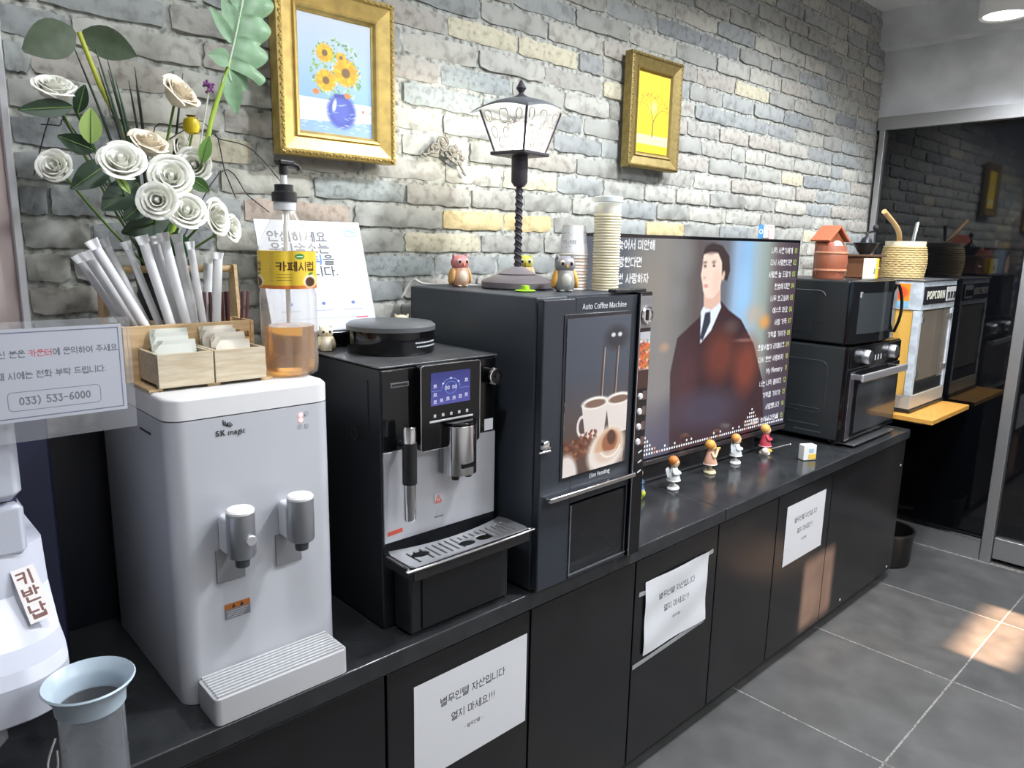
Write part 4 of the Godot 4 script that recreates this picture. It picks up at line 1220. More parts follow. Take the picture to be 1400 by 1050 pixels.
func build_television() -> void:
	var a := Vector2(1.475, 0.172)
	var b := Vector2(2.61, 0.232)
	var mid := (a + b) / 2
	var turn := -atan2(b.y - a.y, b.x - a.x)
	var w := a.distance_to(b)
	var h := 0.705
	var y0 := 0.731
	var tv := thing("television", "large flat television showing a man in a dark suit with a song list", "television", Vector3(mid.x, TOP, mid.y), turn)
	put("back_shell", bx(Vector3(0, y0 - TOP + h / 2, -0.02), Vector3(w, h, 0.03), 0.006), m_black, tv)
	put("bezel", bx(Vector3(0, y0 - TOP + h / 2, -0.002), Vector3(w, h, 0.008), 0.002), m_gloss, tv)
	put("lower_trim", bx(Vector3(0, y0 - TOP + 0.009, 0.0045), Vector3(w - 0.004, 0.016, 0.005), 0.002), mat(rgb(96, 90, 92), 0.16, 0.7), tv)
	put("stand_neck", bx(Vector3(0, 0.037, -0.022), Vector3(0.8, 0.058, 0.016), 0.003), m_black, tv)
	put("stand_foot", bx(Vector3(0, 0.0055, -0.03), Vector3(1.0, 0.009, 0.06), 0.003), m_black, tv)
	# the picture on the screen
	var pw := 800
	var ph := 450
	var sw := w - 0.02
	var sh := h - 0.034
	var inv := (tv.transform as Transform3D).affine_inverse()
	var uv := func(px: float, py: float) -> Vector2:
		var o := inv * EYE
		var d := inv.basis * ray(px, py)
		var q := o + d * ((0.003 - o.z) / d.z)
		return Vector2((q.x / sw + 0.5) * pw, (1 - (q.y - (y0 - TOP) - 0.024) / sh) * ph)
	var shape := func(l: Array) -> PackedVector2Array:
		var out := PackedVector2Array()
		for i in range(0, l.size(), 2): out.append(uv.call(l[i], l[i + 1]))
		return out
	var p := Pic.new(pw, ph, rgb(92, 92, 98))
	var stops := [[700, rgb(70, 76, 86)], [850, rgb(78, 86, 96)], [880, rgb(110, 113, 114)], [905, rgb(122, 120, 116)], [930, rgb(106, 106, 106)], [952, rgb(92, 84, 84)], [990, rgb(104, 108, 116)], [1002, rgb(140, 166, 196)], [1018, rgb(134, 176, 214)], [1030, rgb(150, 168, 176)], [1044, rgb(138, 150, 144)], [1058, rgb(98, 88, 90)], [1074, rgb(78, 68, 76)], [1110, rgb(66, 60, 66)]]
	for i in stops.size(): stops[i][0] = (uv.call(stops[i][0], 420) as Vector2).x
	for x in pw:
		var c: Color = stops[0][1]
		for i in stops.size() - 1:
			if x >= stops[i][0] and x <= stops[i + 1][0]: c = (stops[i][1] as Color).lerp(stops[i + 1][1], (x - stops[i][0]) / (stops[i + 1][0] - stops[i][0]))
		p.rect(x, 0, 1, ph, c)
	var spots := [[880, 370, 24, 40, rgb(130, 122, 112), 0.5], [935, 350, 20, 34, rgb(126, 126, 126), 0.5], [925, 405, 16, 26, rgb(122, 122, 122), 0.5], [893, 400, 20, 50, rgb(132, 124, 114), 0.4], [908, 475, 8, 8, rgb(220, 160, 110), 0.6], [885, 540, 60, 120, rgb(120, 116, 118), 0.6], [1010, 590, 220, 90, rgb(70, 68, 84), 0.85], [960, 600, 160, 70, rgb(76, 74, 92), 0.8], [1075, 470, 40, 160, rgb(70, 58, 66), 0.6], [1045, 440, 12, 14, rgb(226, 150, 70), 0.7], [1030, 430, 24, 20, rgb(186, 160, 140), 0.5], [1015, 400, 16, 50, rgb(150, 190, 224), 0.5]]
	for q in spots: p.blob(uv.call(q[0], q[1]), q[2] * 1.9, q[3] * 1.1, 0, q[4], q[5], 0.55)
	# man in a dark suit, head turned up and aside
	p.poly(shape.call([914, 640, 916, 510, 926, 462, 958, 432, 972, 418, 986, 412, 996, 424, 1013, 437, 1030, 470, 1042, 520, 1044, 600]), rgb(62, 46, 50))
	for q in [[985, 486, 34, 50, rgb(112, 62, 52), 0.8], [1020, 500, 28, 56, rgb(132, 70, 56), 0.75], [940, 520, 22, 70, rgb(86, 58, 62), 0.6], [1000, 446, 16, 14, rgb(96, 82, 80), 0.6], [965, 560, 70, 40, rgb(78, 74, 90), 0.7], [1018, 465, 22, 3, rgb(170, 130, 120), 0.5]]: p.blob(uv.call(q[0], q[1]), q[2] * 1.8, q[3] * 1.1, 0.05, q[4], q[5], 0.5)
	p.poly(shape.call([958, 426, 962, 418, 984, 410, 986, 420, 972, 452, 957, 470]), rgb(206, 214, 232))
	p.poly(shape.call([964, 428, 971, 426, 971, 440, 960, 466, 957, 462]), rgb(56, 60, 70))
	p.poly(shape.call([962, 400, 985, 392, 985, 413, 972, 424, 962, 420]), rgb(206, 172, 156))
	p.poly(shape.call([960, 350, 965, 338, 975, 332, 988, 336, 997, 350, 998, 370, 994, 384, 986, 380]), rgb(64, 54, 54))
	p.poly(shape.call([962, 348, 972, 344, 982, 346, 987, 358, 987, 380, 984, 396, 974, 408, 965, 407, 961, 398, 960, 388, 958, 376, 960, 366]), rgb(226, 198, 184))
	p.blob(uv.call(989, 377), 5, 11, 0.2, rgb(214, 180, 164))
	p.blob(uv.call(979, 385), 14, 26, 0.1, rgb(214, 182, 166), 0.6, 0.5)
	p.blob(uv.call(972, 340), 20, 10, 0, rgb(64, 54, 54), 0.8, 0.5)
	for q in [[964, 364], [976, 363]]:
		p.blob(uv.call(q[0], q[1] - 5), 8, 1.8, -0.1, rgb(80, 64, 62), 0.9, 0.4)
		p.blob(uv.call(q[0], q[1]), 5.5, 2.4, 0, rgb(66, 52, 50), 0.9, 0.4)
	p.blob(uv.call(963, 380), 5, 3, 0, rgb(190, 152, 140), 0.8, 0.5)
	p.blob(uv.call(965, 391), 9, 2.6, 0.05, rgb(186, 116, 110), 0.9, 0.4)
	p.soften(4)
	# dotted sound meter along the lower edge
	var r := RandomNumberGenerator.new()
	r.seed = 5
	for i in 88:
		var n := 1 + (1 if r.randf() < 0.3 else 0)
		if absi(i - 22) < 4: n = 6 - absi(i - 22)
		if absi(i - 70) < 4: n = 6 - absi(i - 70)
		for j in n: p.rect(6 + i * 9, ph - 12 - j * 9, 5, 5, rgb(226, 230, 236) if r.randf() < 0.93 else rgb(214, 150, 120))
	var wt := rgb(232, 234, 238)
	var left := [["늦어서 미안해", 896, 335], ["사랑한다면", 878, 358], ["한번 사랑하자", 887, 380], ["잊지 않고", 886, 418], ["너에게", 884, 458], ["너의 모든", 882, 497], ["그대로", 880, 556], ["뿜으며", 878, 606]]
	for l in left:
		var c: Vector2 = uv.call(l[1], l[2])
		p.text(l[0], c.x, c.y - 9, 18, 2.2, wt, 2)
	var songs := ["나의 사춘기에게", "다시 사랑한다면", "사랑은 늘 도망가", "한숨에 대전", "너무 보고싶어", "에스트 마요", "사랑 가득", "기억을 가져가", "호랑수월가 리메이크", "다시 한번 사랑하자", "My Memory", "너는 나의 봄이다", "기억을 가져가", "사랑했나다", "사람이 늦어서 미안해"]
	for i in songs.size():
		var c: Vector2 = uv.call(1088 - i * 1.0, 343 + i * 15.9)
		p.text("%02d" % (i + 1), pw - 8, c.y - 7, 13, 1.6, rgb(178, 196, 92), 2)
		p.text(songs[i], pw - 30, c.y - 7, 13.5, 1.6, wt, 2)
	put("screen", bx(Vector3(0, y0 - TOP + 0.024 + sh / 2, 0.0025), Vector3(sw, sh, 0.002)), printed(p, 0.12, 1.15), tv, "lit screen with a man in a suit and white song titles")
	var card := thing("price_tag", "small blue and white tag with red print standing on the television's top edge", "tag", Vector3(2.39, y0 + h + 0.0005, 0.213), turn)
	var cp := Pic.new(150, 100, rgb(238, 236, 234))
	cp.rect(0, 0, 50, 100, rgb(64, 128, 190))
	cp.arc(Vector2(25, 50), 15, 0, TAU, 5, wt)
	for i in 3: cp.text(["지역화", "사용가", "가맹점"][i], 56, 6 + i * 31, 27, 3.5, rgb(206, 92, 84))
	put("card", bx(Vector3(0, 0.024, 0), Vector3(0.1, 0.046, 0.0012)), printed(cp, 0.5), card)
	put("clip", bx(Vector3(0, 0.002, -0.004), Vector3(0.04, 0.004, 0.01), 0.001), m_black, card)

func build_oven_and_microwave() -> void:
	var o := thing("toaster_oven", "black toaster oven with a long silver handle at the worktop's end", "oven", Vector3(2.96, TOP, 0.4))
	var shell := mat(rgb(44, 48, 50), 0.36)
	var w := 0.5
	put("body", bx(Vector3(0, 0.2, -0.17), Vector3(w, 0.36, 0.33), 0.008), shell, o)
	for x in [-0.21, 0.21]:
		for z in [-0.03, -0.3]: put("foot", G().lathe([Vector2(0, 0), Vector2(0.014, 0), Vector2(0.016, 0.0195), Vector2(0, 0.0195)], 14, Vector3(x, 0.0005, z)), m_black, o)
	put("front_frame", bx(Vector3(0, 0.2, 0.0), Vector3(w, 0.36, 0.018), 0.004), m_gloss, o)
	put("control_panel", bx(Vector3(0, 0.337, 0.011), Vector3(w - 0.012, 0.075, 0.008), 0.002), mat(rgb(18, 18, 20), 0.1), o)
	for x in [-0.13, 0.13]: put("knob", G(Transform3D(Basis(Vector3.RIGHT, PI / 2), Vector3(x, 0.338, 0.0155))).lathe([Vector2(0.027, 0), Vector2(0.027, 0.02), Vector2(0.023, 0.026), Vector2(0, 0.026)], 22), m_steel, o)
	for i in 4: put("control_mark", bx(Vector3(-0.045 + i * 0.028, 0.325, 0.0154), Vector3(0.007, 0.02, 0.001)), mat(rgb(206, 208, 210), 0.4), o)
	var dr := put("oven_door", bx(Vector3(0, 0.157, 0.012), Vector3(w - 0.012, 0.268, 0.012), 0.003), mat(rgb(22, 23, 25), 0.08), o)
	put("door_glass", bx(Vector3(0.03, 0.14, 0.0188), Vector3(w - 0.11, 0.19, 0.002), 0.0005), mat(rgb(58, 60, 62), 0.12), dr)
	put("mirror_strip", bx(Vector3(-w / 2 + 0.026, 0.157, 0.019), Vector3(0.038, 0.262, 0.002), 0.0005), mat(rgb(190, 184, 194), 0.1, 0.9), dr)
	var hd := put("handle", bx(Vector3(0, 0.268, 0.052), Vector3(w - 0.05, 0.03, 0.012), 0.005), mat(rgb(206, 206, 208), 0.3, 0.75), dr)
	for x in [-0.2, 0.2]: put("handle_arm", bx(Vector3(x, 0.268, 0.0325), Vector3(0.014, 0.02, 0.027), 0.002), m_steel, hd)
	# pressed panel and vents on the left flank
	for q in [[0.115, -0.02, 0.2], [0.05, -0.03, 0.2]]: put("pressed_line", bx(Vector3(-w / 2 - 0.0006, q[0] + 0.02, -0.14), Vector3(0.002, 0.003, 0.12), 0.001), mat(rgb(66, 70, 72), 0.3), o)
	for i in 9: put("vent_slot", bx(Vector3(-w / 2 - 0.0003, 0.045, -0.17 + i * 0.012), Vector3(0.001, 0.004, 0.007)), mat(rgb(90, 94, 96), 0.4), o)
	var loop := []
	for p in round_rect(0.17, 0.2, 0.03, 4, Vector2(-0.15, 0.22)): loop.append(Vector3(-w / 2 - 0.0002, p.y, p.x))
	loop.append(loop[0])
	put("pressed_panel", G().tube(loop, 0.0012, 5, false), mat(rgb(60, 64, 66), 0.35), o)
	put("crumb_tray", bx(Vector3(-0.02, 0.012, 0.0), Vector3(0.4, 0.006, 0.1), 0.002), m_steel, o)
	# microwave on top of it
	var top := TOP + 0.382
	var m := thing("microwave", "small black microwave standing on top of the toaster oven", "microwave", Vector3(2.93, top, 0.39))
	var mw := 0.44
	put("body", bx(Vector3(0, 0.123, -0.165), Vector3(mw, 0.235, 0.32), 0.008), mat(rgb(34, 37, 39), 0.3), m)
	for x in [-0.18, 0.18]:
		for z in [-0.03, -0.29]: put("foot", G().lathe([Vector2(0, 0), Vector2(0.012, 0), Vector2(0.012, 0.0055), Vector2(0, 0.0055)], 12, Vector3(x, 0.0003, z)), m_black, m)
	# bowed door with a window
	var dp := PackedVector2Array()
	for i in 11: dp.append(Vector2(-mw / 2 + mw * i / 10.0, -0.026 * (1 - pow(absf(i - 5) / 5.0, 2)) - 0.012))
	dp.append(Vector2(mw / 2, 0))
	dp.append(Vector2(-mw / 2, 0))
	var door := put("door", G(Transform3D(Basis(Vector3.RIGHT, -PI / 2), Vector3(0, 0.01, -0.003))).prism(dp, 0.0, 0.227, 0.0, false), mat(rgb(20, 21, 23), 0.1), m)
	var win := func(a: float, b: float) -> Vector3:
		var i := 0.9 + a * 6.2
		return Vector3(-mw / 2 + mw * i / 10.0, 0.045 + b * 0.15, 0.026 * (1 - pow(absf(i - 5) / 5.0, 2)) + 0.0102)
	put("door_window", G().sheet(win, 12, 2), mat(rgb(54, 58, 60), 0.1), door)
	put("control_mark", bx(Vector3(-0.165, 0.19, 0.02), Vector3(0.03, 0.02, 0.002)), mat(rgb(150, 154, 156), 0.4), door)
	var hl := []
	for i in 9: hl.append(Vector3(0.186, 0.03 + 0.19 * i / 8.0, 0.02 + 0.02 * (1 - pow(absf(i - 4) / 4.0, 2))))
	put("handle", G().tube(hl, 0.006, 8), m_gloss, door)
	for k in 3:
		for i in 6: put("vent_slot", bx(Vector3(-mw / 2 - 0.0003, 0.045 + i * 0.008, -0.2 + k * 0.05), Vector3(0.001, 0.003, 0.036)), m_ink, m)
	var arc := [Vector3(-mw / 2, 0.2, -0.26)]
	for i in 7: arc.append(Vector3(-mw / 2, 0.2 - 0.02 * (1 - cos(PI / 2 * i / 6.0)), -0.12 + 0.03 * sin(PI / 2 * i / 6.0)))
	put("pressed_line", G().tube(arc, 0.0015, 5), mat(rgb(96, 100, 104), 0.25), m)

func build_popcorn_corner() -> void:
	var pine := wood(rgb(222, 168, 84), Vector3.RIGHT, 41, 0.4)
	var s := thing("wooden_shelf", "honey coloured pine board shelf between the counter end and the glass wall", "shelf", Vector3(3.51, 0.698, 0.3))
	put("board", bx(Vector3(0.004, 0.011, 0.02), Vector3(0.49, 0.022, 0.46), 0.003), pine, s)
	put("back_board", bx(Vector3(-0.02, 0.22, -0.265), Vector3(0.44, 0.4, 0.016), 0.002), pine, s)
	for x in [-0.2, 0.2]:
		var br := put("bracket", bx(Vector3(x, -0.006, 0.0), Vector3(0.025, 0.01, 0.4), 0.001), m_black, s)
		put("bracket_leg", bx(Vector3(x, -0.356, -0.2), Vector3(0.025, 0.68, 0.025), 0.001), m_black, br)
	var p := thing("popcorn_machine", "popcorn warmer with white posts and clear doors on the pine shelf", "popcorn machine", Vector3(3.54, 0.7205, 0.27))
	var w := 0.43
	var d := 0.34
	var enamel := textured(rgb(214, 224, 232), cloud, 5.0, 0.3)
	put("base_pan", bx(Vector3(0, 0.008, 0), Vector3(w + 0.01, 0.014, d), 0.002), m_black, p)
	put("base", bx(Vector3(0, 0.045, 0), Vector3(w, 0.058, d - 0.01), 0.002), mat(rgb(196, 190, 178), 0.35, 0.3), p)
	for x in [-1, 1]:
		for z in [-1, 1]: put("post", bx(Vector3(x * (w / 2 - 0.014), 0.2565, z * (d / 2 - 0.02)), Vector3(0.028, 0.363, 0.03), 0.002), enamel, p)
	var head := put("header", bx(Vector3(0, 0.5, 0), Vector3(w, 0.12, d - 0.012), 0.002), enamel, p)
	put("roof", bx(Vector3(0, 0.563, 0), Vector3(w + 0.006, 0.005, d), 0.001), m_steel, p)
	put("sign_board", bx(Vector3(0, 0.502, d / 2 - 0.003), Vector3(w - 0.03, 0.075, 0.005), 0.001), mat(rgb(28, 28, 32), 0.4), head)
	lettering("POPCORN", 0.048, mat(rgb(232, 232, 214), 0.4), head, Vector3(-0.065, 0.502, d / 2 + 0.0005), true)
	put("switch_plate", bx(Vector3(0.13, 0.502, d / 2 + 0.0005), Vector3(0.12, 0.062, 0.002), 0.0005), mat(rgb(206, 206, 204), 0.4), head)
	for i in 3: put("switch", bx(Vector3(0.09 + i * 0.038, 0.497, d / 2 + 0.004), Vector3(0.016, 0.03, 0.006), 0.002), m_ink, head)
	var flyer := Pic.new(128, 90, rgb(240, 150, 40))
	flyer.blob(Vector2(16, 50), 24, 30, 0, rgb(110, 196, 120))
	flyer.blob(Vector2(40, 14), 20, 16, 0, rgb(226, 84, 50))
	flyer.blob(Vector2(104, 34), 20, 26, 0, rgb(232, 90, 50))
	flyer.rect(88, 66, 40, 24, rgb(140, 196, 232))
	flyer.rect(32, 6, 12, 7, rgb(50, 40, 36))
	flyer.rect(94, 6, 11, 7, rgb(50, 40, 36))
	put("side_flyer", bx(Vector3(-w / 2 - 0.001, 0.5, -0.02), Vector3(0.001, 0.1, 0.27)), printed(flyer, 0.5), head, "orange, red and green printed side strip")
	var acr := glass(rgb(236, 226, 190), 0.18, 0.1)
	put("side_panel", bx(Vector3(-w / 2 + 0.008, 0.257, 0), Vector3(0.003, 0.364, d - 0.07)), mat(rgb(236, 186, 92), 0.35), p, "amber yellow side panel")
	put("side_pane", bx(Vector3(w / 2 - 0.008, 0.257, 0), Vector3(0.003, 0.364, d - 0.07)), acr, p)
	put("back_panel", bx(Vector3(0, 0.257, -d / 2 + 0.02), Vector3(w - 0.06, 0.364, 0.004)), mat(rgb(206, 184, 140), 0.35), p)
	put("deck", bx(Vector3(0, 0.0775, 0), Vector3(w - 0.06, 0.005, d - 0.07)), mat(rgb(120, 116, 108), 0.3, 0.7), p)
	for x in [-1, 1]:
		var dr := put("door", bx(Vector3(x * 0.0945, 0.285, d / 2 - 0.012), Vector3(0.184, 0.3, 0.004), 0.001), glass(rgb(150, 140, 126), 0.45, 0.12), p)
		for y in [0.17, 0.4]: put("hinge", bx(Vector3(x * 0.182, y, d / 2 - 0.005), Vector3(0.016, 0.024, 0.01), 0.002), m_steel, dr)
	put("apron", bx(Vector3(0, 0.102, d / 2 - 0.012), Vector3(w - 0.06, 0.05, 0.004), 0.001), mat(rgb(70, 72, 74), 0.2, 0.6), p)
	put("kettle", G().lathe([Vector2(0, 0.3), Vector2(0.07, 0.3), Vector2(0.08, 0.32), Vector2(0.08, 0.38), Vector2(0.075, 0.385), Vector2(0, 0.385)], 24, Vector3(0.0, 0, -0.03)), m_steel, p)
	put("kettle_rod", G().tube([Vector3(0, 0.385, -0.03), Vector3(0, 0.44, -0.03)], 0.008, 8), m_steel, p)
	# wicker basket with utensils on its roof
	var b := thing("wicker_basket", "woven straw basket with a paper lining on top of the popcorn machine", "basket", Vector3(3.535, 0.7205 + 0.567, 0.272))
	var straw := mat(rgb(196, 172, 120), 0.75)
	put("lining", G().lathe([Vector2(0.0, 0.004), Vector2(0.07, 0.004), Vector2(0.083, 0.16), Vector2(0.081, 0.16), Vector2(0.068, 0.007), Vector2(0, 0.006)], 24), mat(rgb(226, 216, 190), 0.8), b)
	for i in 14:
		var y := 0.006 + i * 0.0098
		var pts := []
		for k in 41:
			var a := TAU * k / 40
			var rr := 0.079 + 0.009 * sin(PI * clampf(y / 0.14, 0, 1)) + 0.0028 * cos(a * 20 + (PI if i % 2 else 0.0))
			pts.append(Vector3(cos(a) * rr, y, sin(a) * rr))
		put("woven_strand", G().tube(pts, 0.0052, 6, false), straw, b)
	var t := thing("bamboo_scoop", "bent bamboo stick leaning out of the straw basket", "stick", Vector3(3.53, 0.7205 + 0.577, 0.272))
	var q0 := zp(1209, 289, 0.275) - t.position
	var q1 := zp(1228, 315, 0.275) - t.position
	put("stick", G().tube(curve([Vector3(0.02, 0.012, -0.03), Vector3(0.0, 0.12, -0.025), q1, q0], 6), 0.0105, 10), mat(rgb(206, 168, 116), 0.5), t)
	var m := thing("metal_tube", "short shiny metal tube standing in the straw basket", "utensil", Vector3(3.555, 0.7205 + 0.577, 0.272))
	var q2 := zp(1251, 305, 0.275) - m.position
	put("tube", G().tube([Vector3(-0.01, 0.012, 0.012), q2 + Vector3(0.0, 0, 0.012)], 0.009, 14), m_chrome, m)

func frame_strip(g: Geo, w: float, h: float, a: Vector2, b: Vector2) -> void:   # a, b: (inset from the outer edge, height) of one band of the moulding
	for k in 4:
		var t := Basis(Vector3.BACK, PI / 2 * k)
		var hw := w / 2 if k % 2 == 0 else h / 2
		var hh := h / 2 if k % 2 == 0 else w / 2
		var p0 := t * Vector3(-hw + a.x, -hh + a.x, a.y)
		var p1 := t * Vector3(hw - a.x, -hh + a.x, a.y)
		var p2 := t * Vector3(hw - b.x, -hh + b.x, b.y)
		var p3 := t * Vector3(-hw + b.x, -hh + b.x, b.y)
		var n := (p1 - p0).cross(p3 - p0).normalized()
		if n.z < -0.01: n = -n
		if absf(n.z) <= 0.01 and n.dot(t * Vector3.DOWN) * (1 if a.y < b.y else -1) < 0: n = -n
		g.face(p0, p1, p2, p3, n)
func picture(o: Node3D, w: float, h: float, band: float, gold: Material, bead: Material, art: Pic, lift: float) -> void:
	put("backing", bx(Vector3(0, 0, 0.008), Vector3(w - 0.01, h - 0.01, 0.012)), mat(rgb(90, 74, 50), 0.7), o)
	var g := G()
	var prof := [[0.0, 0.002], [0.0, lift], [0.008, lift + 0.004], [0.012, lift], [band - 0.014, lift - 0.008], [band - 0.012, lift - 0.003], [band - 0.007, lift - 0.005], [band - 0.003, lift - 0.012], [band, lift - 0.014], [band, 0.012]]
	for i in prof.size() - 1: frame_strip(g, w, h, Vector2(prof[i][0], prof[i][1]), Vector2(prof[i + 1][0], prof[i + 1][1]))
	put("moulding", g, gold, o)
	var b := G()
	var r := RandomNumberGenerator.new()
	r.seed = 3
	for k in 4:
		var l := w if k % 2 == 0 else h
		var off := h / 2 if k % 2 == 0 else w / 2
		var n := int(l / 0.0075)
		for i in n:
			var p := Vector3(-l / 2 + l * (i + 0.5) / n, -off + 0.006 + (0.0015 if i % 2 else -0.0005), lift + 0.002)
			b.t = Transform3D(Basis(Vector3.BACK, PI / 2 * k)) * Transform3D(Basis(Vector3.BACK, 0.6 if i % 2 else -0.6), p)
			b.ell(Vector3.ZERO, Vector3(0.0048, 0.0026, 0.003), 6, 4)
	put("carved_edge", b, bead, o)
	put("canvas", bx(Vector3(0, 0, 0.0165), Vector3(w - 2 * band, h - 2 * band, 0.004)), printed(art, 0.55), o)

func build_pictures() -> void:
	# flowers in a blue jar, loose dabs
	var p := Pic.new(260, 380, rgb(168, 196, 226))
	for y in 380: p.rect(0, y, 260, 1, rgb(196, 208, 220).lerp(rgb(136, 176, 226), clampf(y / 260.0, 0, 1)))
	p.rect(0, 268, 260, 112, rgb(214, 224, 232))
	p.poly(PackedVector2Array([Vector2(0, 345), Vector2(260, 330), Vector2(260, 380), Vector2(0, 380)]), rgb(138, 172, 222))
	var r := RandomNumberGenerator.new()
	r.seed = 12
	for i in 220:
		var a := r.randf() * TAU
		var d := sqrt(r.randf()) * 92
		p.blob(Vector2(134 + cos(a) * d, 165 + sin(a) * d * 1.15), r.randf_range(4, 9), r.randf_range(2, 4), r.randf() * 3, [rgb(110, 156, 62), rgb(150, 186, 84), rgb(84, 128, 66), rgb(200, 212, 190)][i % 4], 0.75, 0.3)
	p.blob(Vector2(148, 302), 52, 56, 0, rgb(72, 84, 172))
	p.blob(Vector2(140, 298), 34, 44, 0, rgb(96, 112, 200), 0.6, 0.4)
	p.blob(Vector2(122, 284), 7, 22, 0.2, rgb(214, 224, 240), 0.9, 0.3)
	p.rect(122, 244, 52, 12, rgb(66, 78, 160))
	for f in [[166, 170, 46], [94, 205, 36], [92, 116, 30], [150, 122, 18]]:
		for ring in 2:
			for i in 18:
				var a := TAU * i / 18 + ring * 0.17
				var rr: float = f[2] * (0.72 - 0.22 * ring)
				p.blob(Vector2(f[0] + cos(a) * rr, f[1] + sin(a) * rr), f[2] * 0.34, f[2] * 0.14, a, rgb(244, 190, 30).lerp(rgb(232, 150, 24), r.randf()), 0.95, 0.2)
		p.blob(Vector2(f[0], f[1]), f[2] * 0.34, f[2] * 0.36, 0, rgb(116, 92, 52))
	for q in [[58, 246], [170, 246]]: p.blob(Vector2(q[0], q[1]), 11, 9, 0, rgb(226, 126, 60))
	p.blob(Vector2(228, 292), 5, 5, 0, rgb(222, 110, 100))
	for i in 60: p.blob(Vector2(r.randf() * 260, 270 + r.randf() * 110), 9, 2, r.randf_range(-0.3, 0.3), rgb(236, 240, 240).lerp(rgb(150, 180, 220), r.randf()), 0.6, 0.3)
	var gold := textured(rgb(212, 184, 108), cloud, 6.0, 0.42, 0.5)
	var z := 0.014
	var f1 := 0.034
	var bl := zp(384, 207, z + f1)
	var br := zp(541, 227, z + f1)
	var h1 := 0.335
	var w1 := br.x - bl.x
	var o := thing("sunflower_painting", "gold carved frame holding a painting of yellow flowers in a blue jar", "painting", Vector3((bl.x + br.x) / 2, (bl.y + br.y) / 2 + h1 / 2, z))
	picture(o, w1, h1, 0.052, gold, textured(rgb(206, 178, 108), speck, 14.0, 0.45, 0.6), p, f1)
	# bare tree on yellow
	var t := Pic.new(200, 360, rgb(232, 196, 28))
	t.rect(0, 278, 200, 44, rgb(222, 212, 146))
	t.rect(0, 322, 200, 38, rgb(230, 192, 28))
	t.blob(Vector2(100, 150), 24, 28, 0, rgb(236, 226, 160), 0.7, 0.6)
	var br_c := rgb(104, 78, 24)
	var stack := [[Vector2(96, 284), -1.5, 70.0, 6.0, 0]]
	while stack.size():
		var s: Array = stack.pop_back()
		var e: Vector2 = s[0] + Vector2(cos(s[1]), sin(s[1])) * s[2]
		t.line(s[0], e, s[3], rgb(60, 52, 44) if s[4] < 2 else br_c)
		if s[4] < 6:
			for k in 2: stack.append([e, s[1] + (0.42 if k else -0.42) + r.randf_range(-0.2, 0.2), s[2] * r.randf_range(0.62, 0.78), maxf(s[3] * 0.66, 1.5), s[4] + 1])
	var old := textured(rgb(150, 132, 78), cloud, 9.0, 0.45, 0.5)
	var a2 := zp(855, 225, z + 0.03)
	var b2 := zp(923, 237, z + 0.03)
	var c2 := zp(941, 90, z + 0.03)
	var w2 := b2.x - a2.x
	var h2 := c2.y - b2.y - 0.004
	var o2 := thing("tree_painting", "aged brass frame holding a bright yellow painting of a bare tree", "painting", Vector3((a2.x + b2.x) / 2 + 0.012, (a2.y + b2.y) / 2 + h2 / 2, z))
	picture(o2, w2, h2, 0.05, old, textured(rgb(140, 118, 66), speck, 14.0, 0.5, 0.5), t, 0.03)
	# carved rose ornament
	var c := zp(606, 208, 0.01)
	var orn := thing("carved_ornament", "small grey carved rose ornament stuck on the bricks under the gold frame", "ornament", c)
	var st := textured(rgb(150, 146, 136), speck, 12.0, 0.8)
	for q in [[-0.006, 0.02, 0.02], [0.026, 0.005, 0.016], [-0.03, 0.006, 0.014]]:
		var rose := put("rose_head", G().ell(Vector3(q[0], q[1], 0.006), Vector3(q[2] * 0.5, q[2] * 0.5, 0.007), 10, 6), st, orn)
		for k in 3:
			var pts := []
			for i in 9:
				var a := k * 2.1 + i * 0.42
				pts.append(Vector3(q[0] + cos(a) * q[2] * (0.55 + 0.05 * i), q[1] + sin(a) * q[2] * (0.55 + 0.05 * i), 0.008))
			put("petal_curl", G().tube(pts, 0.0026, 6), st, rose)
	for q in [[[-0.03, 0.004], [-0.05, -0.008], [-0.07, -0.012]], [[0.03, -0.004], [0.05, -0.03], [0.066, -0.052]], [[0.0, 0.0], [0.02, -0.018], [0.042, -0.026]], [[0.036, 0.012], [0.05, 0.0], [0.056, -0.014]]]:
		var pts := []
		for e in q: pts.append(Vector3(e[0], e[1], 0.006))
		put("scroll", G().tube(curve(pts, 5), [0.003, 0.004, 0.004, 0.004, 0.0035, 0.003, 0.003, 0.0028, 0.0024, 0.002, 0.001], 6), st, orn)
		for i in 3:
			var m: Vector3 = (pts[0] as Vector3).lerp(pts[2], 0.25 + i * 0.28)
			put("leaf", G(Transform3D(Basis(Vector3.BACK, i * 1.3), m + Vector3(0, 0.004 * (1 if i % 2 else -1), 0.002))).ell(Vector3.ZERO, Vector3(0.009, 0.0035, 0.003), 8, 5), st, orn)

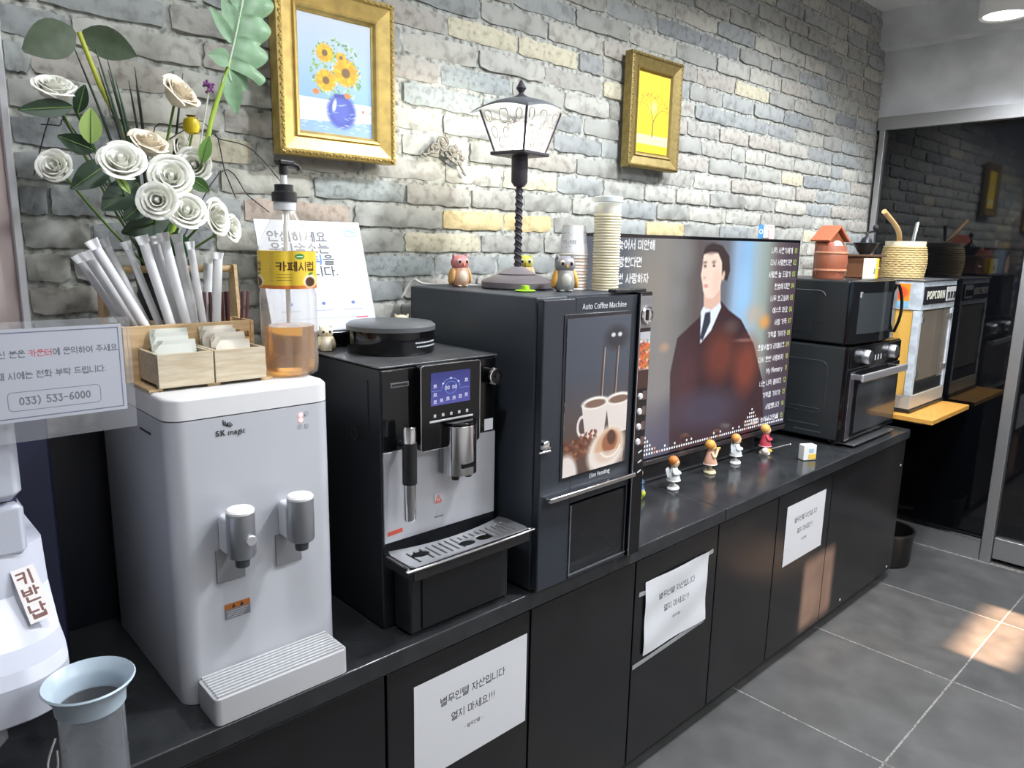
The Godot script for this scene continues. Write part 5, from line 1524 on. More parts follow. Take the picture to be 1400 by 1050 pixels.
func build_lantern() -> void:
	var o := thing("lantern_lamp", "lit street lantern table lamp with filigree glass on the vending machine", "lamp", Vector3(1.19, TOP + 0.6275, 0.235))
	var iron := mat(rgb(70, 66, 74), 0.45, 0.3)
	put("base", G().lathe([Vector2(0, 0.0), Vector2(0.082, 0.0), Vector2(0.085, 0.003), Vector2(0.085, 0.015), Vector2(0.08, 0.02), Vector2(0.05, 0.031), Vector2(0.046, 0.031), Vector2(0, 0.031)], 40), mat(rgb(112, 106, 110), 0.4), o)
	put("base_tier", G().lathe([Vector2(0, 0.0312), Vector2(0.044, 0.0312), Vector2(0.045, 0.034), Vector2(0.02, 0.047), Vector2(0.013, 0.05), Vector2(0, 0.05)], 32), mat(rgb(126, 120, 124), 0.4), o)
	put("pole", G().tube([Vector3(0, 0.05, 0), Vector3(0, 0.235, 0)], 0.0075, 14), iron, o)
	for k in 2:
		var pts := []
		for i in 60: pts.append(Vector3(cos(i * 0.62 + k * PI) * 0.0078, 0.052 + i * 0.003, sin(i * 0.62 + k * PI) * 0.0078))
		put("twist", G().tube(pts, 0.0022, 5), iron, o)
	put("socket", G().lathe([Vector2(0, 0.232), Vector2(0.012, 0.232), Vector2(0.019, 0.242), Vector2(0.019, 0.298), Vector2(0, 0.298)], 18), iron, o)
	var turn := 0.62
	var ring := func(hw: float, y: float, k: int) -> Vector3:
		return Vector3(cos(turn + PI / 2 * k) * hw, y, sin(turn + PI / 2 * k) * hw)
	var y0 := 0.308
	var y1 := 0.396
	var r0 := 0.058
	var r1 := 0.092
	put("gallery", G(Transform3D(Basis(Vector3.UP, -turn + PI / 4), Vector3(0, 0.3035, 0))).box(Vector3.ZERO, Vector3(0.098, 0.008, 0.098), 0.002), iron, o)
	var clear := glass(rgb(236, 240, 240), 0.03, 0.02)
	for k in 4:
		var a0: Vector3 = ring.call(r0, y0, k)
		var a1: Vector3 = ring.call(r1, y1, k)
		var b0: Vector3 = ring.call(r0, y0, k + 1)
		var b1: Vector3 = ring.call(r1, y1, k + 1)
		put("corner_bar", G().tube([a0, a1], 0.0028, 6), iron, o)
		var n := (b0 - a0).cross(a1 - a0).normalized()
		if n.dot((a0 + b0) * Vector3(1, 0, 1)) < 0: n = -n
		var g := G()
		g.face(a0, b0, b1, a1, n)
		var pane := put("glass_pane", g, clear, o)
		for q in [[0.2, 0.3, 0.11], [0.5, 0.82, 0.13], [0.8, 0.45, 0.1], [0.35, 0.6, 0.1], [0.68, 0.2, 0.09], [0.15, 0.82, 0.09], [0.85, 0.84, 0.1], [0.5, 0.42, 0.09], [0.3, 0.12, 0.07]]:
			var pts := []
			for i in 15:
				var t := TAU * i / 14
				var uu: float = q[0] + cos(t) * q[2] * 0.75
				var vv: float = q[1] + sin(t) * q[2] * 1.4
				uu = clampf(uu, 0.03, 0.97)
				vv = clampf(vv, 0.03, 0.97)
				pts.append(a0.lerp(b0, uu).lerp(a1.lerp(b1, uu), vv) + n * 0.0012)
			put("filigree", G().tube(pts, 0.0009, 5, false), mat(rgb(120, 112, 110), 0.5), pane)
	# swept roof: four curved faces rising to a cap
	for k in 4:
		var f := func(a: float, b: float) -> Vector3:
			var rr := lerpf(0.118, 0.02, b)
			var y := y1 - 0.008 + 0.038 * pow(b, 0.7) + 0.012 * (1 - b) * pow(absf(a - 0.5) * 2, 2) * 0.0
			var p0: Vector3 = ring.call(rr, y, k)
			var p1: Vector3 = ring.call(rr, y, k + 1)
			var p := p0.lerp(p1, a)
			p.y += 0.014 * sin(PI * a) * (1 - b)
			return p
		put("roof_face", G().sheet(f, 8, 5), mat(rgb(96, 100, 104), 0.45, 0.2), o)
	put("finial", G().lathe([Vector2(0, 0.424), Vector2(0.02, 0.426), Vector2(0.008, 0.432), Vector2(0.005, 0.436), Vector2(0.012, 0.446), Vector2(0.005, 0.459), Vector2(0, 0.466)], 14), iron, o)
	put("bulb", G().lathe([Vector2(0, 0.3), Vector2(0.012, 0.3), Vector2(0.014, 0.316), Vector2(0.026, 0.338), Vector2(0.027, 0.352), Vector2(0.02, 0.368), Vector2(0, 0.375)], 20), glow(Color(1.0, 0.99, 0.95), 4.0), o)
	var l := OmniLight3D.new()
	l.name = "bulb_light"
	l.light_color = Color(1.0, 0.97, 0.9)
	l.light_energy = 0.1
	l.light_size = 0.025
	l.omni_range = 6.0
	l.omni_attenuation = 2.0
	l.shadow_enabled = true
	l.position = Vector3(0, 0.345, 0)
	o.add_child(l)
	var cord := thing("lamp_cord", "thin pale cord running from the lantern lamp to the bricks", "cord", Vector3(1.1, TOP + 0.6275, 0.16))
	put("cord", G().tube(curve([Vector3(0.04, 0.0035, 0.02), Vector3(0.0, 0.004, -0.05), Vector3(-0.05, 0.004, -0.1), Vector3(-0.066, 0.012, -0.128), Vector3(-0.09, -0.03, -0.14)], 6), 0.0028, 6), mat(rgb(206, 208, 206), 0.5), cord)

const DISP_TOP := 1.1695
func build_caddy() -> void:
	var pine := wood(rgb(226, 198, 156), Vector3.RIGHT, 51, 0.55)
	var pale := wood(rgb(212, 202, 180), Vector3.RIGHT, 52, 0.55)
	var cx := 0.437
	var c := thing("wooden_caddy", "pale wooden caddy with two trays and a dowel handle on the water dispenser", "caddy", Vector3(cx, DISP_TOP, 0.23))
	var t := 0.006
	# two small trays in front
	for k in 2:
		var x: float = [-0.0455, 0.0405][k]
		var w := 0.084
		var tr := put("tray_floor", bx(Vector3(x, 0.007, 0.063), Vector3(w, 0.005, 0.084)), pale, c)
		put("tray_front", bx(Vector3(x, 0.031, 0.104), Vector3(w, 0.052, t), 0.001), pale, tr)
		for s in [-1, 1]: put("tray_side", bx(Vector3(x + s * (w / 2 - t / 2), 0.031, 0.0585), Vector3(t, 0.052, 0.084), 0.001), pale, tr)
	# rear box
	put("rear_floor", bx(Vector3(-0.002, 0.006, -0.024), Vector3(0.2, 0.005, 0.078)), pine, c)
	put("rear_front", bx(Vector3(-0.002, 0.047, 0.0125), Vector3(0.2, 0.09, t), 0.001), pine, c)
	put("rear_back", bx(Vector3(-0.002, 0.047, -0.061), Vector3(0.2, 0.09, t), 0.001), pine, c)
	for s in [-1, 1]:
		put("rear_side", bx(Vector3(-0.002 + s * 0.103, 0.047, -0.024), Vector3(t, 0.09, 0.08), 0.001), pine, c)
		var p := PackedVector2Array([Vector2(-0.02, 0), Vector2(0.02, 0), Vector2(0.011, 0.1), Vector2(-0.011, 0.1)])
		put("handle_upright", G(Transform3D(Basis(Vector3.UP, PI / 2), Vector3(-0.002 + s * 0.1095 - 0.003, 0.086, -0.07))).prism(p, 0, t, 0.001), pine, c)
	put("handle", G().tube([Vector3(-0.116, 0.178, -0.07), Vector3(0.112, 0.178, -0.07)], 0.0062, 12), pine, c)
	for i in 3: put("foot_strip", bx(Vector3(-0.09 + i * 0.088, 0.0018, 0.03), Vector3(0.02, 0.0034, 0.14)), pine, c)
	lettering("Tea", 0.016, mat(rgb(110, 80, 50), 0.6), c, Vector3(0.083, 0.07, 0.0162))
	# sachets, leaning back in the two trays
	var kinds := [[rgb(206, 210, 200), "grey green tea sachet standing in the wooden tray"], [rgb(222, 216, 200), "cream tea sachet standing in the wooden tray"]]
	for k in 2:
		for i in 5:
			var sx: float = cx + [-0.0455, 0.0405][k] + rng.randf_range(-0.006, 0.006)
			var s := thing("tea_sachet", kinds[k][1], "sachet", Vector3(sx, DISP_TOP + 0.0105, 0.265 + i * 0.0115), 0.0, "tea sachets in tray %d" % (k + 1))
			var hh := 0.076 - i * 0.005
			var f := func(a: float, b: float) -> Vector3:
				var bulge := 0.0028 * sin(PI * a) * sin(PI * b)
				return Vector3((a - 0.5) * 0.058, b * hh, bulge - b * 0.016)
			var f2 := func(a: float, b: float) -> Vector3:
				var bulge := 0.0028 * sin(PI * a) * sin(PI * b)
				return Vector3((a - 0.5) * 0.058, b * hh, -bulge - b * 0.016)
			put("packet", G().sheet(f, 6, 5).sheet(f2, 6, 5), mat((kinds[k][0] as Color).darkened(0.05 * (i % 2)), 0.45), s)
			put("tag_print", G(Transform3D(Basis(Vector3.RIGHT, -0.22), Vector3(0, hh * 0.62, -0.016 * 0.62 + 0.0036))).box(Vector3.ZERO, Vector3(0.03, 0.005, 0.0005)), mat([rgb(120, 140, 110), rgb(196, 100, 84)][(i + k) % 2], 0.5), s)
	# paper-wrapped straws fanned out of the rear box
	var sheath := mat(rgb(232, 234, 236), 0.55)
	sheath.backlight_enabled = true
	sheath.backlight = Color(0.3, 0.3, 0.3)
	var straws := [[105, 348], [116, 344], [124, 328], [141, 326], [171, 330], [193, 322], [203, 318], [212, 322], [222, 318], [232, 322], [241, 320], [259, 330], [285, 352], [298, 345]]
	for i in straws.size():
		var q: Array = straws[i]
		var z: float = [0.188, 0.206, 0.224][i % 3]
		var b := zp(q[0], q[1], z + [-0.012, 0.0, 0.012][i % 3])
		var foot := Vector3(cx - 0.046 + 0.0072 * i, DISP_TOP + 0.0155, z)
		var s := thing("wrapped_straw", ("narrow white paper-wrapped straw among the thicker ones in the caddy" if i in [3, 4, 11] else "thick white paper-wrapped straw fanned out of the wooden caddy"), "straw", foot, 0.0, ("narrow straws in the caddy" if i in [3, 4, 11] else "thick straws in the caddy"))
		var e := b - foot
		var r: float = 0.006 if i in [3, 4, 11] else 0.0078
		put("sheath", G().tube([Vector3.ZERO, e * 0.94], r, 12), sheath, s)
		var side := e.normalized().cross(Vector3.BACK).normalized()
		var f := func(u: float, w: float) -> Vector3:
			return e * (0.935 + 0.065 * w) + side * (u - 0.5) * 2 * r * (1 + 0.35 * w) + Vector3(0, 0, 0.0012 * sin(u * 9.0))
		put("crimped_end", G().sheet(f, 6, 2), sheath, s)
	# dark stirrer sachets
	for i in 11:
		var x: float = cx + 0.026 + i * 0.0068
		var s := thing("coffee_stick", "thin dark brown coffee stick standing in the wooden caddy", "coffee stick", Vector3(x, DISP_TOP + 0.0095, 0.205 - 0.004 * (i % 3)), 0.0, "brown coffee sticks in the caddy")
		var lean: float = [0.0, 0.004, -0.003][i % 3] + (0.012 if i > 8 else 0.0)
		put("stick", G().box(Vector3.ZERO, Vector3(0.0052, 0.13, 0.004), 0.001), mat([rgb(84, 46, 48), rgb(98, 58, 58), rgb(70, 38, 40)][i % 3], 0.4), s).transform = Transform3D(Basis(Vector3.BACK, -lean * 6), Vector3(lean, 0.0655, 0))
	# leaning sign on the espresso machine, behind the hopper
	var p := Pic.new(330, 420, rgb(204, 210, 220))
	var ink := rgb(40, 42, 52)
	p.text("안심하세요", 214, 44, 36, 4.2, ink, 2)
	p.text("우리숙소는", 216, 88, 36, 4.2, ink, 2)
	p.text("청결수칙", 190, 132, 36, 5, rgb(62, 108, 208), 2)
	p.text("을", 226, 132, 36, 4.2, ink, 2)
	p.text("준수합니다.", 236, 176, 36, 4.2, ink, 2)
	p.frame(276, 24, 34, 34, 0, 2.5, rgb(80, 150, 214))
	p.text("안심", 281, 32, 13, 2, rgb(60, 130, 206))
	for q in [[40, 256], [140, 256], [236, 256]]:
		p.arc(Vector2(q[0] + 14, q[1] + 14), 14, 0, TAU, 2.4, rgb(170, 180, 206))
		p.blob(Vector2(q[0] + 26, q[1] + 60), 6, 6, 0, rgb(84, 96, 176))
		p.line(Vector2(q[0] - 6, q[1] + 86), Vector2(q[0] + 52, q[1] + 86), 3, rgb(150, 160, 190))
	p.line(Vector2(16, 372), Vector2(260, 372), 2, rgb(170, 176, 196))
	p.rect(264, 372, 40, 5, rgb(222, 80, 100))
	var b0 := zp(513, 441, 0.12)
	var w := 0.24
	var hgt := 0.235
	var s2 := thing("hygiene_sign", "white leaning sign with blue and black writing behind the hopper lid", "sign", Vector3(b0.x - w / 2, TOP + 0.5105, 0.12))
	var lean := Basis(Vector3.RIGHT, -0.3)
	put("holder", bx(Vector3(0, 0.017, -0.006), Vector3(w - 0.02, 0.033, 0.05), 0.004), m_gloss, s2)
	put("print", G(Transform3D(lean, Vector3(0, 0.034, 0.008))).box(Vector3(0, hgt / 2, 0), Vector3(w, hgt, 0.003), 0.001), printed(p, 0.35), s2)

func build_syrup_bottle() -> void:
	var base := Vector3(0.579, DISP_TOP, 0.305)
	var b := thing("syrup_bottle", "clear pump bottle half full of amber syrup with a yellow label", "bottle", base)
	# eight-sided body with soft corners: profile (half width, y)
	var prof := [[0.036, 0.0], [0.044, 0.006], [0.046, 0.02], [0.046, 0.14], [0.0435, 0.148], [0.046, 0.156], [0.046, 0.212], [0.04, 0.232], [0.02, 0.272], [0.0155, 0.28], [0.0155, 0.288]]
	var ring := func(r: float, y: float, s: float) -> Vector3:
		var a := TAU * s
		var oct := 1.0 / maxf(0.925, cos(fmod(a + PI / 8, PI / 4) - PI / 8))
		return Vector3(cos(a) * r * 1.06 / oct, y, sin(a) * r * 1.06 / oct)
	var body := func(a: float, c: float) -> Vector3:
		var i := mini(int(c * (prof.size() - 1)), prof.size() - 2)
		var f := c * (prof.size() - 1) - i
		return ring.call(lerpf(prof[i][0], prof[i + 1][0], f), lerpf(prof[i][1], prof[i + 1][1], f), a)
	put("shell", G().sheet(body, 40, prof.size() - 1), glass(rgb(236, 232, 222), 0.16, 0.14), b)
	var amber := StandardMaterial3D.new()
	amber.albedo_color = Color(0.95, 0.66, 0.12, 0.12)
	amber.transparency = BaseMaterial3D.TRANSPARENCY_ALPHA
	amber.refraction_enabled = true
	amber.refraction_scale = 0.035
	amber.roughness = 0.05
	put("syrup", G().lathe([Vector2(0, 0.003), Vector2(0.034, 0.003), Vector2(0.0405, 0.009), Vector2(0.0418, 0.02), Vector2(0.0418, 0.086), Vector2(0, 0.086)], 40), amber, b, "amber syrup filling the lower part")
	# label round the upper body
	var l := Pic.new(900, 220, rgb(230, 196, 62))
	l.rect(0, 200, 900, 20, rgb(206, 120, 50))
	for k in 3:
		var cx := 150.0 + 300 * k
		l.blob(Vector2(cx + 10, 30), 24, 16, 0, rgb(58, 132, 62))
		l.rect(cx - 6, 28, 32, 5, rgb(226, 236, 220))
		l.text("카페시럽", cx, 62, 52, 7, rgb(80, 48, 26), 1)
		for i in 3: l.line(Vector2(cx - 104, 136 + i * 17), Vector2(cx - 34, 136 + i * 17), 3, rgb(150, 116, 50))
		l.blob(Vector2(cx + 72, 176), 46, 40, 0, rgb(236, 226, 200))
		l.blob(Vector2(cx + 72, 180), 34, 28, 0, rgb(78, 48, 36))
		l.blob(Vector2(cx + 78, 132), 18, 7, -0.3, rgb(70, 128, 60))
		for i in 10: l.line(Vector2(cx - 144, 20 + i * 17), Vector2(cx - 118, 20 + i * 17), 3, rgb(196, 164, 60))
	var lab := func(a: float, c: float) -> Vector3: return ring.call(0.0468, 0.151 + c * 0.062, a)
	var lm := printed(l, 0.4)
	lm.texture_repeat = true
	lm.uv1_scale = Vector3(-1, 1, 1)
	lm.uv1_offset = Vector3(0.43, 0, 0)
	put("label", G().sheet(lab, 40, 2), lm, b, "yellow syrup label with brown writing")
	put("neck_ring", G().lathe([Vector2(0.0156, 0.2805), Vector2(0.0185, 0.2805), Vector2(0.0185, 0.294), Vector2(0.0156, 0.294), Vector2(0.0156, 0.2805)], 24), mat(rgb(206, 210, 214), 0.35), b)
	var blk := mat(rgb(34, 35, 38), 0.4)
	var pump := put("pump_collar", G().lathe([Vector2(0, 0.2945), Vector2(0.0205, 0.2945), Vector2(0.0205, 0.309), Vector2(0.0155, 0.312), Vector2(0.0155, 0.322), Vector2(0, 0.322)], 24), blk, b)
	put("pump_stem", G().lathe([Vector2(0, 0.3225), Vector2(0.0055, 0.3225), Vector2(0.0055, 0.338), Vector2(0, 0.338)], 14), mat(rgb(226, 228, 228), 0.4), pump)
	put("pump_neck", G().lathe([Vector2(0, 0.3385), Vector2(0.0068, 0.3385), Vector2(0.0075, 0.352), Vector2(0, 0.352)], 14), blk, pump)
	put("pump_head", G(Transform3D(Basis(Vector3.UP, 0.2), Vector3(0, 0.358, 0))).box(Vector3(0.004, 0, 0), Vector3(0.034, 0.011, 0.018), 0.004), blk, pump)
	put("pump_nozzle", G(Transform3D(Basis(Vector3.UP, 0.2), Vector3(0, 0.357, 0))).tube([Vector3(0.02, 0, 0), Vector3(0.03, -0.002, 0), Vector3(0.033, -0.008, 0)], [0.0045, 0.004, 0.0035], 8), blk, pump)
	put("dip_tube", G().tube([Vector3(0, 0.09, 0), Vector3(0, 0.29, 0)], 0.004, 10), mat(rgb(222, 224, 220), 0.4), pump)

# ---------------------------------------------------------------- flowers
func petal_mesh(q: Array) -> ArrayMesh:   # a shell of a petal wrapped round the flower's axis: radius, height, half angle, flare, rim curl
	var f := func(a: float, b: float) -> Vector3:
		var s := (a - 0.5) * 2.0
		var w: float = q[2] * (0.55 + 0.45 * sin(PI * minf(b * 0.75 + 0.1, 0.5)))
		var y: float = q[1] * b * (1.0 - 0.16 * s * s * b)
		var r: float = q[0] * sin(PI / 2 * minf(b * 1.9 + 0.06, 1.0)) + q[3] * b * b + q[4] * pow(maxf(b - 0.7, 0.0) / 0.3, 2.0) * (1.0 - 0.3 * s * s)
		r *= 1.0 + 0.05 * s
		return Vector3(sin(s * w) * r, y - q[4] * 0.9 * pow(maxf(b - 0.75, 0.0) / 0.25, 2.0), cos(s * w) * r)
	return G().sheet(f, 8, 8).mesh()
var petals := {}
const ROSE_RINGS := [[3, [0.13, 0.8, 1.3, 0.0, 0.02]], [4, [0.24, 0.8, 1.2, 0.05, 0.04]], [5, [0.36, 0.77, 1.0, 0.12, 0.07]], [5, [0.5, 0.74, 0.95, 0.16, 0.1]], [6, [0.63, 0.7, 0.8, 0.22, 0.13]]]
func bloom(o: Node3D, r: float, m: Material, dir: Vector3, puff := 1.2, layers := 5) -> void:
	# local y is the flower's axis; petals are shared meshes in rings, tighter towards the heart
	var fr := facing(dir, -dir * r * 0.4 * puff, rng.randf() * TAU) * Transform3D(Basis().scaled(Vector3(1, puff, 1)), Vector3.ZERO)
	put("heart", G(fr).lathe([Vector2(0, 0), Vector2(r * 0.12, r * 0.15), Vector2(r * 0.13, r * 0.5), Vector2(r * 0.08, r * 0.76), Vector2(0, r * 0.74)], 10), m, o)
	for k in layers:
		var q: Array = ROSE_RINGS[k]
		if not petals.has(k): petals[k] = petal_mesh(q[1])
		for i in q[0]:
			var turn := Basis(Vector3.UP, TAU * i / q[0] + k * 0.7 + rng.randf_range(-0.15, 0.15))
			var tilt := Basis(Vector3.RIGHT, rng.randf_range(-0.06, 0.06))
			put("petal", petals[k], m, o).transform = fr * Transform3D(turn * tilt * Basis().scaled(Vector3.ONE * r * rng.randf_range(0.95, 1.05)), Vector3.ZERO)
var stem_count := 0
func stem_of(o: Node3D, from: Vector3, to: Vector3, bend: Vector3, m: Material, r := 0.0022) -> void:
	# each stem enters the vase mouth at its own spot
	var a := stem_count * 2.39996
	to += Vector3(cos(a), 0, sin(a)) * 0.0042 * sqrt(stem_count + 0.5) + Vector3(0, -0.012, 0)
	stem_count += 1
	put("stem", G().tube(curve([from, from.lerp(to, 0.5) + bend, to], 6), r, 6), m, o)
func leaf_mesh(w: float, h: float, fold: float, droop: float) -> ArrayMesh:
	var f := func(a: float, b: float) -> Vector3:
		var s := (a - 0.5) * 2
		var wid := w * pow(sin(PI * clampf(b * 0.96 + 0.02, 0, 1)), 0.75) * (1.1 - 0.35 * b)
		return Vector3(s * wid, b * h, fold * absf(s) * wid - droop * b * b)
	return G().sheet(f, 6, 8).mesh()

func build_flowers() -> void:
	var mouth := Vector3(0.43, DISP_TOP + 0.17, 0.095)
	var v := thing("flower_vase", "dark slim vase behind the wooden caddy holding the flower arrangement", "vase", Vector3(mouth.x, DISP_TOP, mouth.z))
	put("vase_body", G().lathe([Vector2(0, 0), Vector2(0.038, 0.0), Vector2(0.048, 0.03), Vector2(0.046, 0.08), Vector2(0.03, 0.14), Vector2(0.034, 0.168), Vector2(0.031, 0.168), Vector2(0.027, 0.14), Vector2(0.04, 0.08), Vector2(0, 0.01)], 28), mat(rgb(52, 58, 60), 0.3), v)
	var white := mat(rgb(250, 251, 244), 0.6)
	white.backlight_enabled = true
	white.backlight = Color(0.5, 0.5, 0.44)
	var cream := mat(rgb(244, 236, 218), 0.6)
	cream.backlight_enabled = true
	cream.backlight = Color(0.5, 0.46, 0.38)
	var green := mat(rgb(70, 104, 54), 0.5)
	var dark := textured(rgb(40, 66, 44), cloud, 8.0, 0.42)
	var stemg := mat(rgb(96, 128, 60), 0.5)
	var roses := [[166, 222, 28, 0.24], [215, 274, 24, 0.26], [234, 243, 27, 0.22], [255, 290, 25, 0.255], [266, 226, 22, 0.15], [294, 297, 23, 0.225], [316, 312, 17, 0.20], [247, 202, 16, 0.11]]
	var bearers := {}
	var rose_says := ["largest white rose, standing apart above dark leaves", "white rose directly above the bundle of wrapped straws", "white rose in the middle of the cluster, ringed by other roses", "white rose hanging just above the caddy's dowel handle", "white rose at the top of the cluster next to the yellow bud", "white rose between the straws and the syrup bottle", "smallest side-turned white rose, next to the syrup bottle", "half open white rose tucked under the peach cream rose"]
	for i in roses.size():
		var q: Array = roses[i]
		var p := zp(q[0], q[1], q[3])
		var o := thing("white_rose", rose_says[i], "flower", p, 0.0, "white roses of the arrangement")
		var dir := (EYE - p).normalized() + Vector3(rng.randf_range(-0.3, 0.3), rng.randf_range(-0.05, 0.45), 0)
		if i == 0: dir = Vector3(-0.2, 0.6, 0.8)
		if i > 4: dir = Vector3(0.5, 0.1, 0.75)
		dir = dir.normalized()
		bearers["rose%d" % i] = o
		var r := wpx(q[2], p) * 1.14
		bloom(o, r, white, dir)
		put("calyx", G(facing(dir, -dir * r * 0.45)).lathe([Vector2(0, -r * 0.12), Vector2(r * 0.16, -r * 0.05), Vector2(r * 0.3, r * 0.1), Vector2(r * 0.2, r * 0.1)], 10), green, o)
		stem_of(o, -dir * r * 0.5, mouth - p, Vector3(0, 0.0, -0.02), stemg)
	# side-on flowers
	for q in [[203, 198, 26, 0.165, "cream artificial ranunculus seen from its side above the white roses", Vector3(0.1, 0.8, 0.6), true], [245, 130, 28, 0.16, "large peach cream rose on a tall stem high above the white roses", Vector3(0.3, 0.6, 0.6), true], [74, 122, 27, 0.14, "flat white carnation above a dark leaf beside the wall trim", Vector3(-0.05, 0.8, 0.6), false], [76, 228, 23, 0.16, "shaggy white chrysanthemum hanging beside the largest dark leaves", Vector3(-0.5, 0.2, 0.7), false]]:
		var p := zp(q[0], q[1], q[3])
		var o := thing("cream_rose" if q[6] else "white_carnation", q[4], "flower", p)
		bearers[q[4].get_slice(" ", 0) + q[4].get_slice(" ", 1)] = o
		var r := wpx(q[2], p)
		var dir: Vector3 = q[5].normalized()
		bloom(o, r * 1.02, cream if q[6] else white, dir, 1.55)
		if not q[6]:
			for k in 26:   # ragged ruffles
				var a := TAU * k / 26
				var fr := facing(dir, -dir * r * 0.2, a)
				put("ruffle", petals[2], white, o).transform = fr * Transform3D(Basis(Vector3.RIGHT, 0.9 * fmod(k * 0.37, 1.0)) * Basis().scaled(Vector3(0.55, 0.95, 0.7) * r), Vector3.ZERO)
		stem_of(o, -dir * r * 0.4, mouth - p, Vector3(0, 0, -0.02), stemg)
	# yellow bud and purple statice
	var bp := zp(262, 175, 0.13)
	var bud := thing("yellow_bud", "closed yellow flower bud beneath the peach cream rose", "flower", bp)
	put("bud", G().lathe([Vector2(0, -0.012), Vector2(0.011, -0.008), Vector2(0.0145, 0.003), Vector2(0.012, 0.014), Vector2(0.005, 0.018), Vector2(0, 0.017)], 16), mat(rgb(228, 202, 40), 0.45), bud)
	put("crown", G().lathe([Vector2(0.003, 0.0172), Vector2(0.009, 0.021)], 10), mat(rgb(90, 84, 40), 0.6), bud)
	stem_of(bud, Vector3(0, -0.012, 0), mouth - bp, Vector3(0.01, 0, 0), stemg, 0.0018)
	var pp := zp(285, 119, 0.15)
	var pur := thing("purple_statice", "tiny purple flower cluster beside the big lobed leaf stem", "flower", pp)
	var flor := G()
	for i in 26: flor.ell(Vector3(rng.randf_range(-0.008, 0.008), rng.randf_range(-0.009, 0.012), rng.randf_range(-0.006, 0.006)), Vector3.ONE * 0.0026, 6, 4)
	put("florets", flor, mat(rgb(128, 74, 134), 0.6), pur)
	stem_of(pur, Vector3(0, -0.008, 0), mouth - pp, Vector3(0.01, 0, 0), mat(rgb(206, 214, 200), 0.5), 0.0014)
	# leaves: tip pixel, foot pixel, half width in pixels, material, label
	var pale := mat(rgb(176, 206, 120), 0.5)
	pale.backlight_enabled = true
	pale.backlight = Color(0.3, 0.4, 0.15)
	var sage := textured(rgb(78, 94, 70), cloud, 8.0, 0.5)
	var leaves := [
		[124, 148, 124, 196, 15, pale, 0.17, "flatwhite"], [26, 150, 100, 146, 13, dark, 0.15, "flatwhite"], [116, 116, 106, 154, 10, dark, 0.15, "flatwhite"], [80, 186, 130, 206, 14, dark, 0.15, "flatwhite"],
		[98, 258, 150, 222, 18, dark, 0.18, "shaggywhite"], [140, 286, 188, 250, 20, dark, 0.2, "rose0"], [178, 264, 160, 240, 6, pale, 0.25, "rose0"], [170, 300, 206, 268, 16, dark, 0.2, "rose1"], [168, 318, 232, 296, 18, dark, 0.19, "rose1"],
		[252, 356, 238, 318, 16, mat(rgb(60, 112, 76), 0.45), 0.19, "rose3"], [286, 262, 262, 244, 10, green, 0.2, "rose5"], [286, 186, 276, 222, 9, mat(rgb(120, 164, 84), 0.5), 0.17, "rose4"]]
	for q in leaves:   # each leaf grows on the stem of the flower it belongs to
		var o: Node3D = bearers[q[7]]
		var tip := zp(q[0], q[1], q[6] + 0.015)
		var foot := zp(q[2], q[3], q[6])
		var d := tip - foot
		var h := d.length()
		var y := d.normalized()
		var toward := (EYE - foot).normalized()
		var z := (toward - y * toward.dot(y)).normalized()
		var lm := put("leaf", leaf_mesh(wpx(q[4], foot), h, 0.18, 0.06 * h), q[5], o)
		lm.transform = Transform3D(Basis(y.cross(z), y, z), foot - o.position)
		put("midrib", G().tube(curve([Vector3.ZERO, Vector3(0, h * 0.5, 0.0), Vector3(0, h * 0.96, -0.05 * h)], 5), [0.0013, 0.0012, 0.0011, 0.001, 0.001, 0.0009, 0.0008, 0.0007, 0.0006, 0.0005, 0.0004], 5), stemg, lm)
		put("leaf_stalk", G().tube(curve([foot - o.position, foot.lerp(mouth, 0.45) + Vector3(0, 0.01, -0.015) - o.position, foot.lerp(mouth, 0.8) - o.position], 5), 0.0014, 6), green, o)
	# big lobed leaf
	var a := zp(301, 126, 0.13)
	var big := thing("lobed_leaf", "large pale green deeply lobed leaf standing beside the gold frame", "leaf", a)
	var mint := textured(rgb(150, 190, 150), cloud, 7.0, 0.42)
	mint.backlight_enabled = true
	mint.backlight = Color(0.18, 0.3, 0.18)
	var px := func(x: float, y: float, z: float) -> Vector3: return zp(x, y, 0.13 + z) - a
	put("leaf_stem", G().tube(curve([mouth - a, px.call(275, 218, 0), px.call(290, 160, 0), Vector3.ZERO, px.call(316, 82, 0.0)], 6), 0.0042, 8), mat(rgb(150, 182, 60), 0.45), big)
	put("leaf_rib", G().tube(curve([px.call(312, 92, 0.004), px.call(324, 40, 0.006), px.call(336, -20, 0.004)], 5), 0.0018, 6), mat(rgb(196, 216, 190), 0.5), big)
	# the right half of the blade is continuous with a deeply scalloped edge; on the other side hang separate lobes
	var half := func(u: float, w: float) -> Vector3:
		var rib: Vector3 = (px.call(313, 94, 0.003) as Vector3).cubic_interpolate(px.call(337, -24, 0.003), px.call(302, 130, 0.003), px.call(344, -60, 0.003), w)
		var reach := (46.0 - 8.0 * w) * (0.62 + 0.38 * pow(absf(sin(PI * (w * 4.6 + 0.15))), 0.6))
		var out: Vector3 = px.call(313 + 24 * w + reach, 94 - 118 * w + 20 - 26 * w, 0.003) - px.call(313 + 24 * w, 94 - 118 * w, 0.003)
		return rib + out * u + Vector3(0, -0.006 * u * u, 0.012 * sin(PI * u * 0.8) + 0.003 * sin(w * 29.0) * u)
	put("blade_half", G().sheet(half, 8, 48), mint, big)
	var lobes := [[[313, 96], [324, 154, 8], 14], [[314, 92], [340, 122, 6], 13], [[315, 84], [290, 72, 6], 14], [[320, 62], [290, 8, 4], 9], [[324, 46], [306, -10, 0], 12], [[330, 18], [318, -40, 0], 14]]
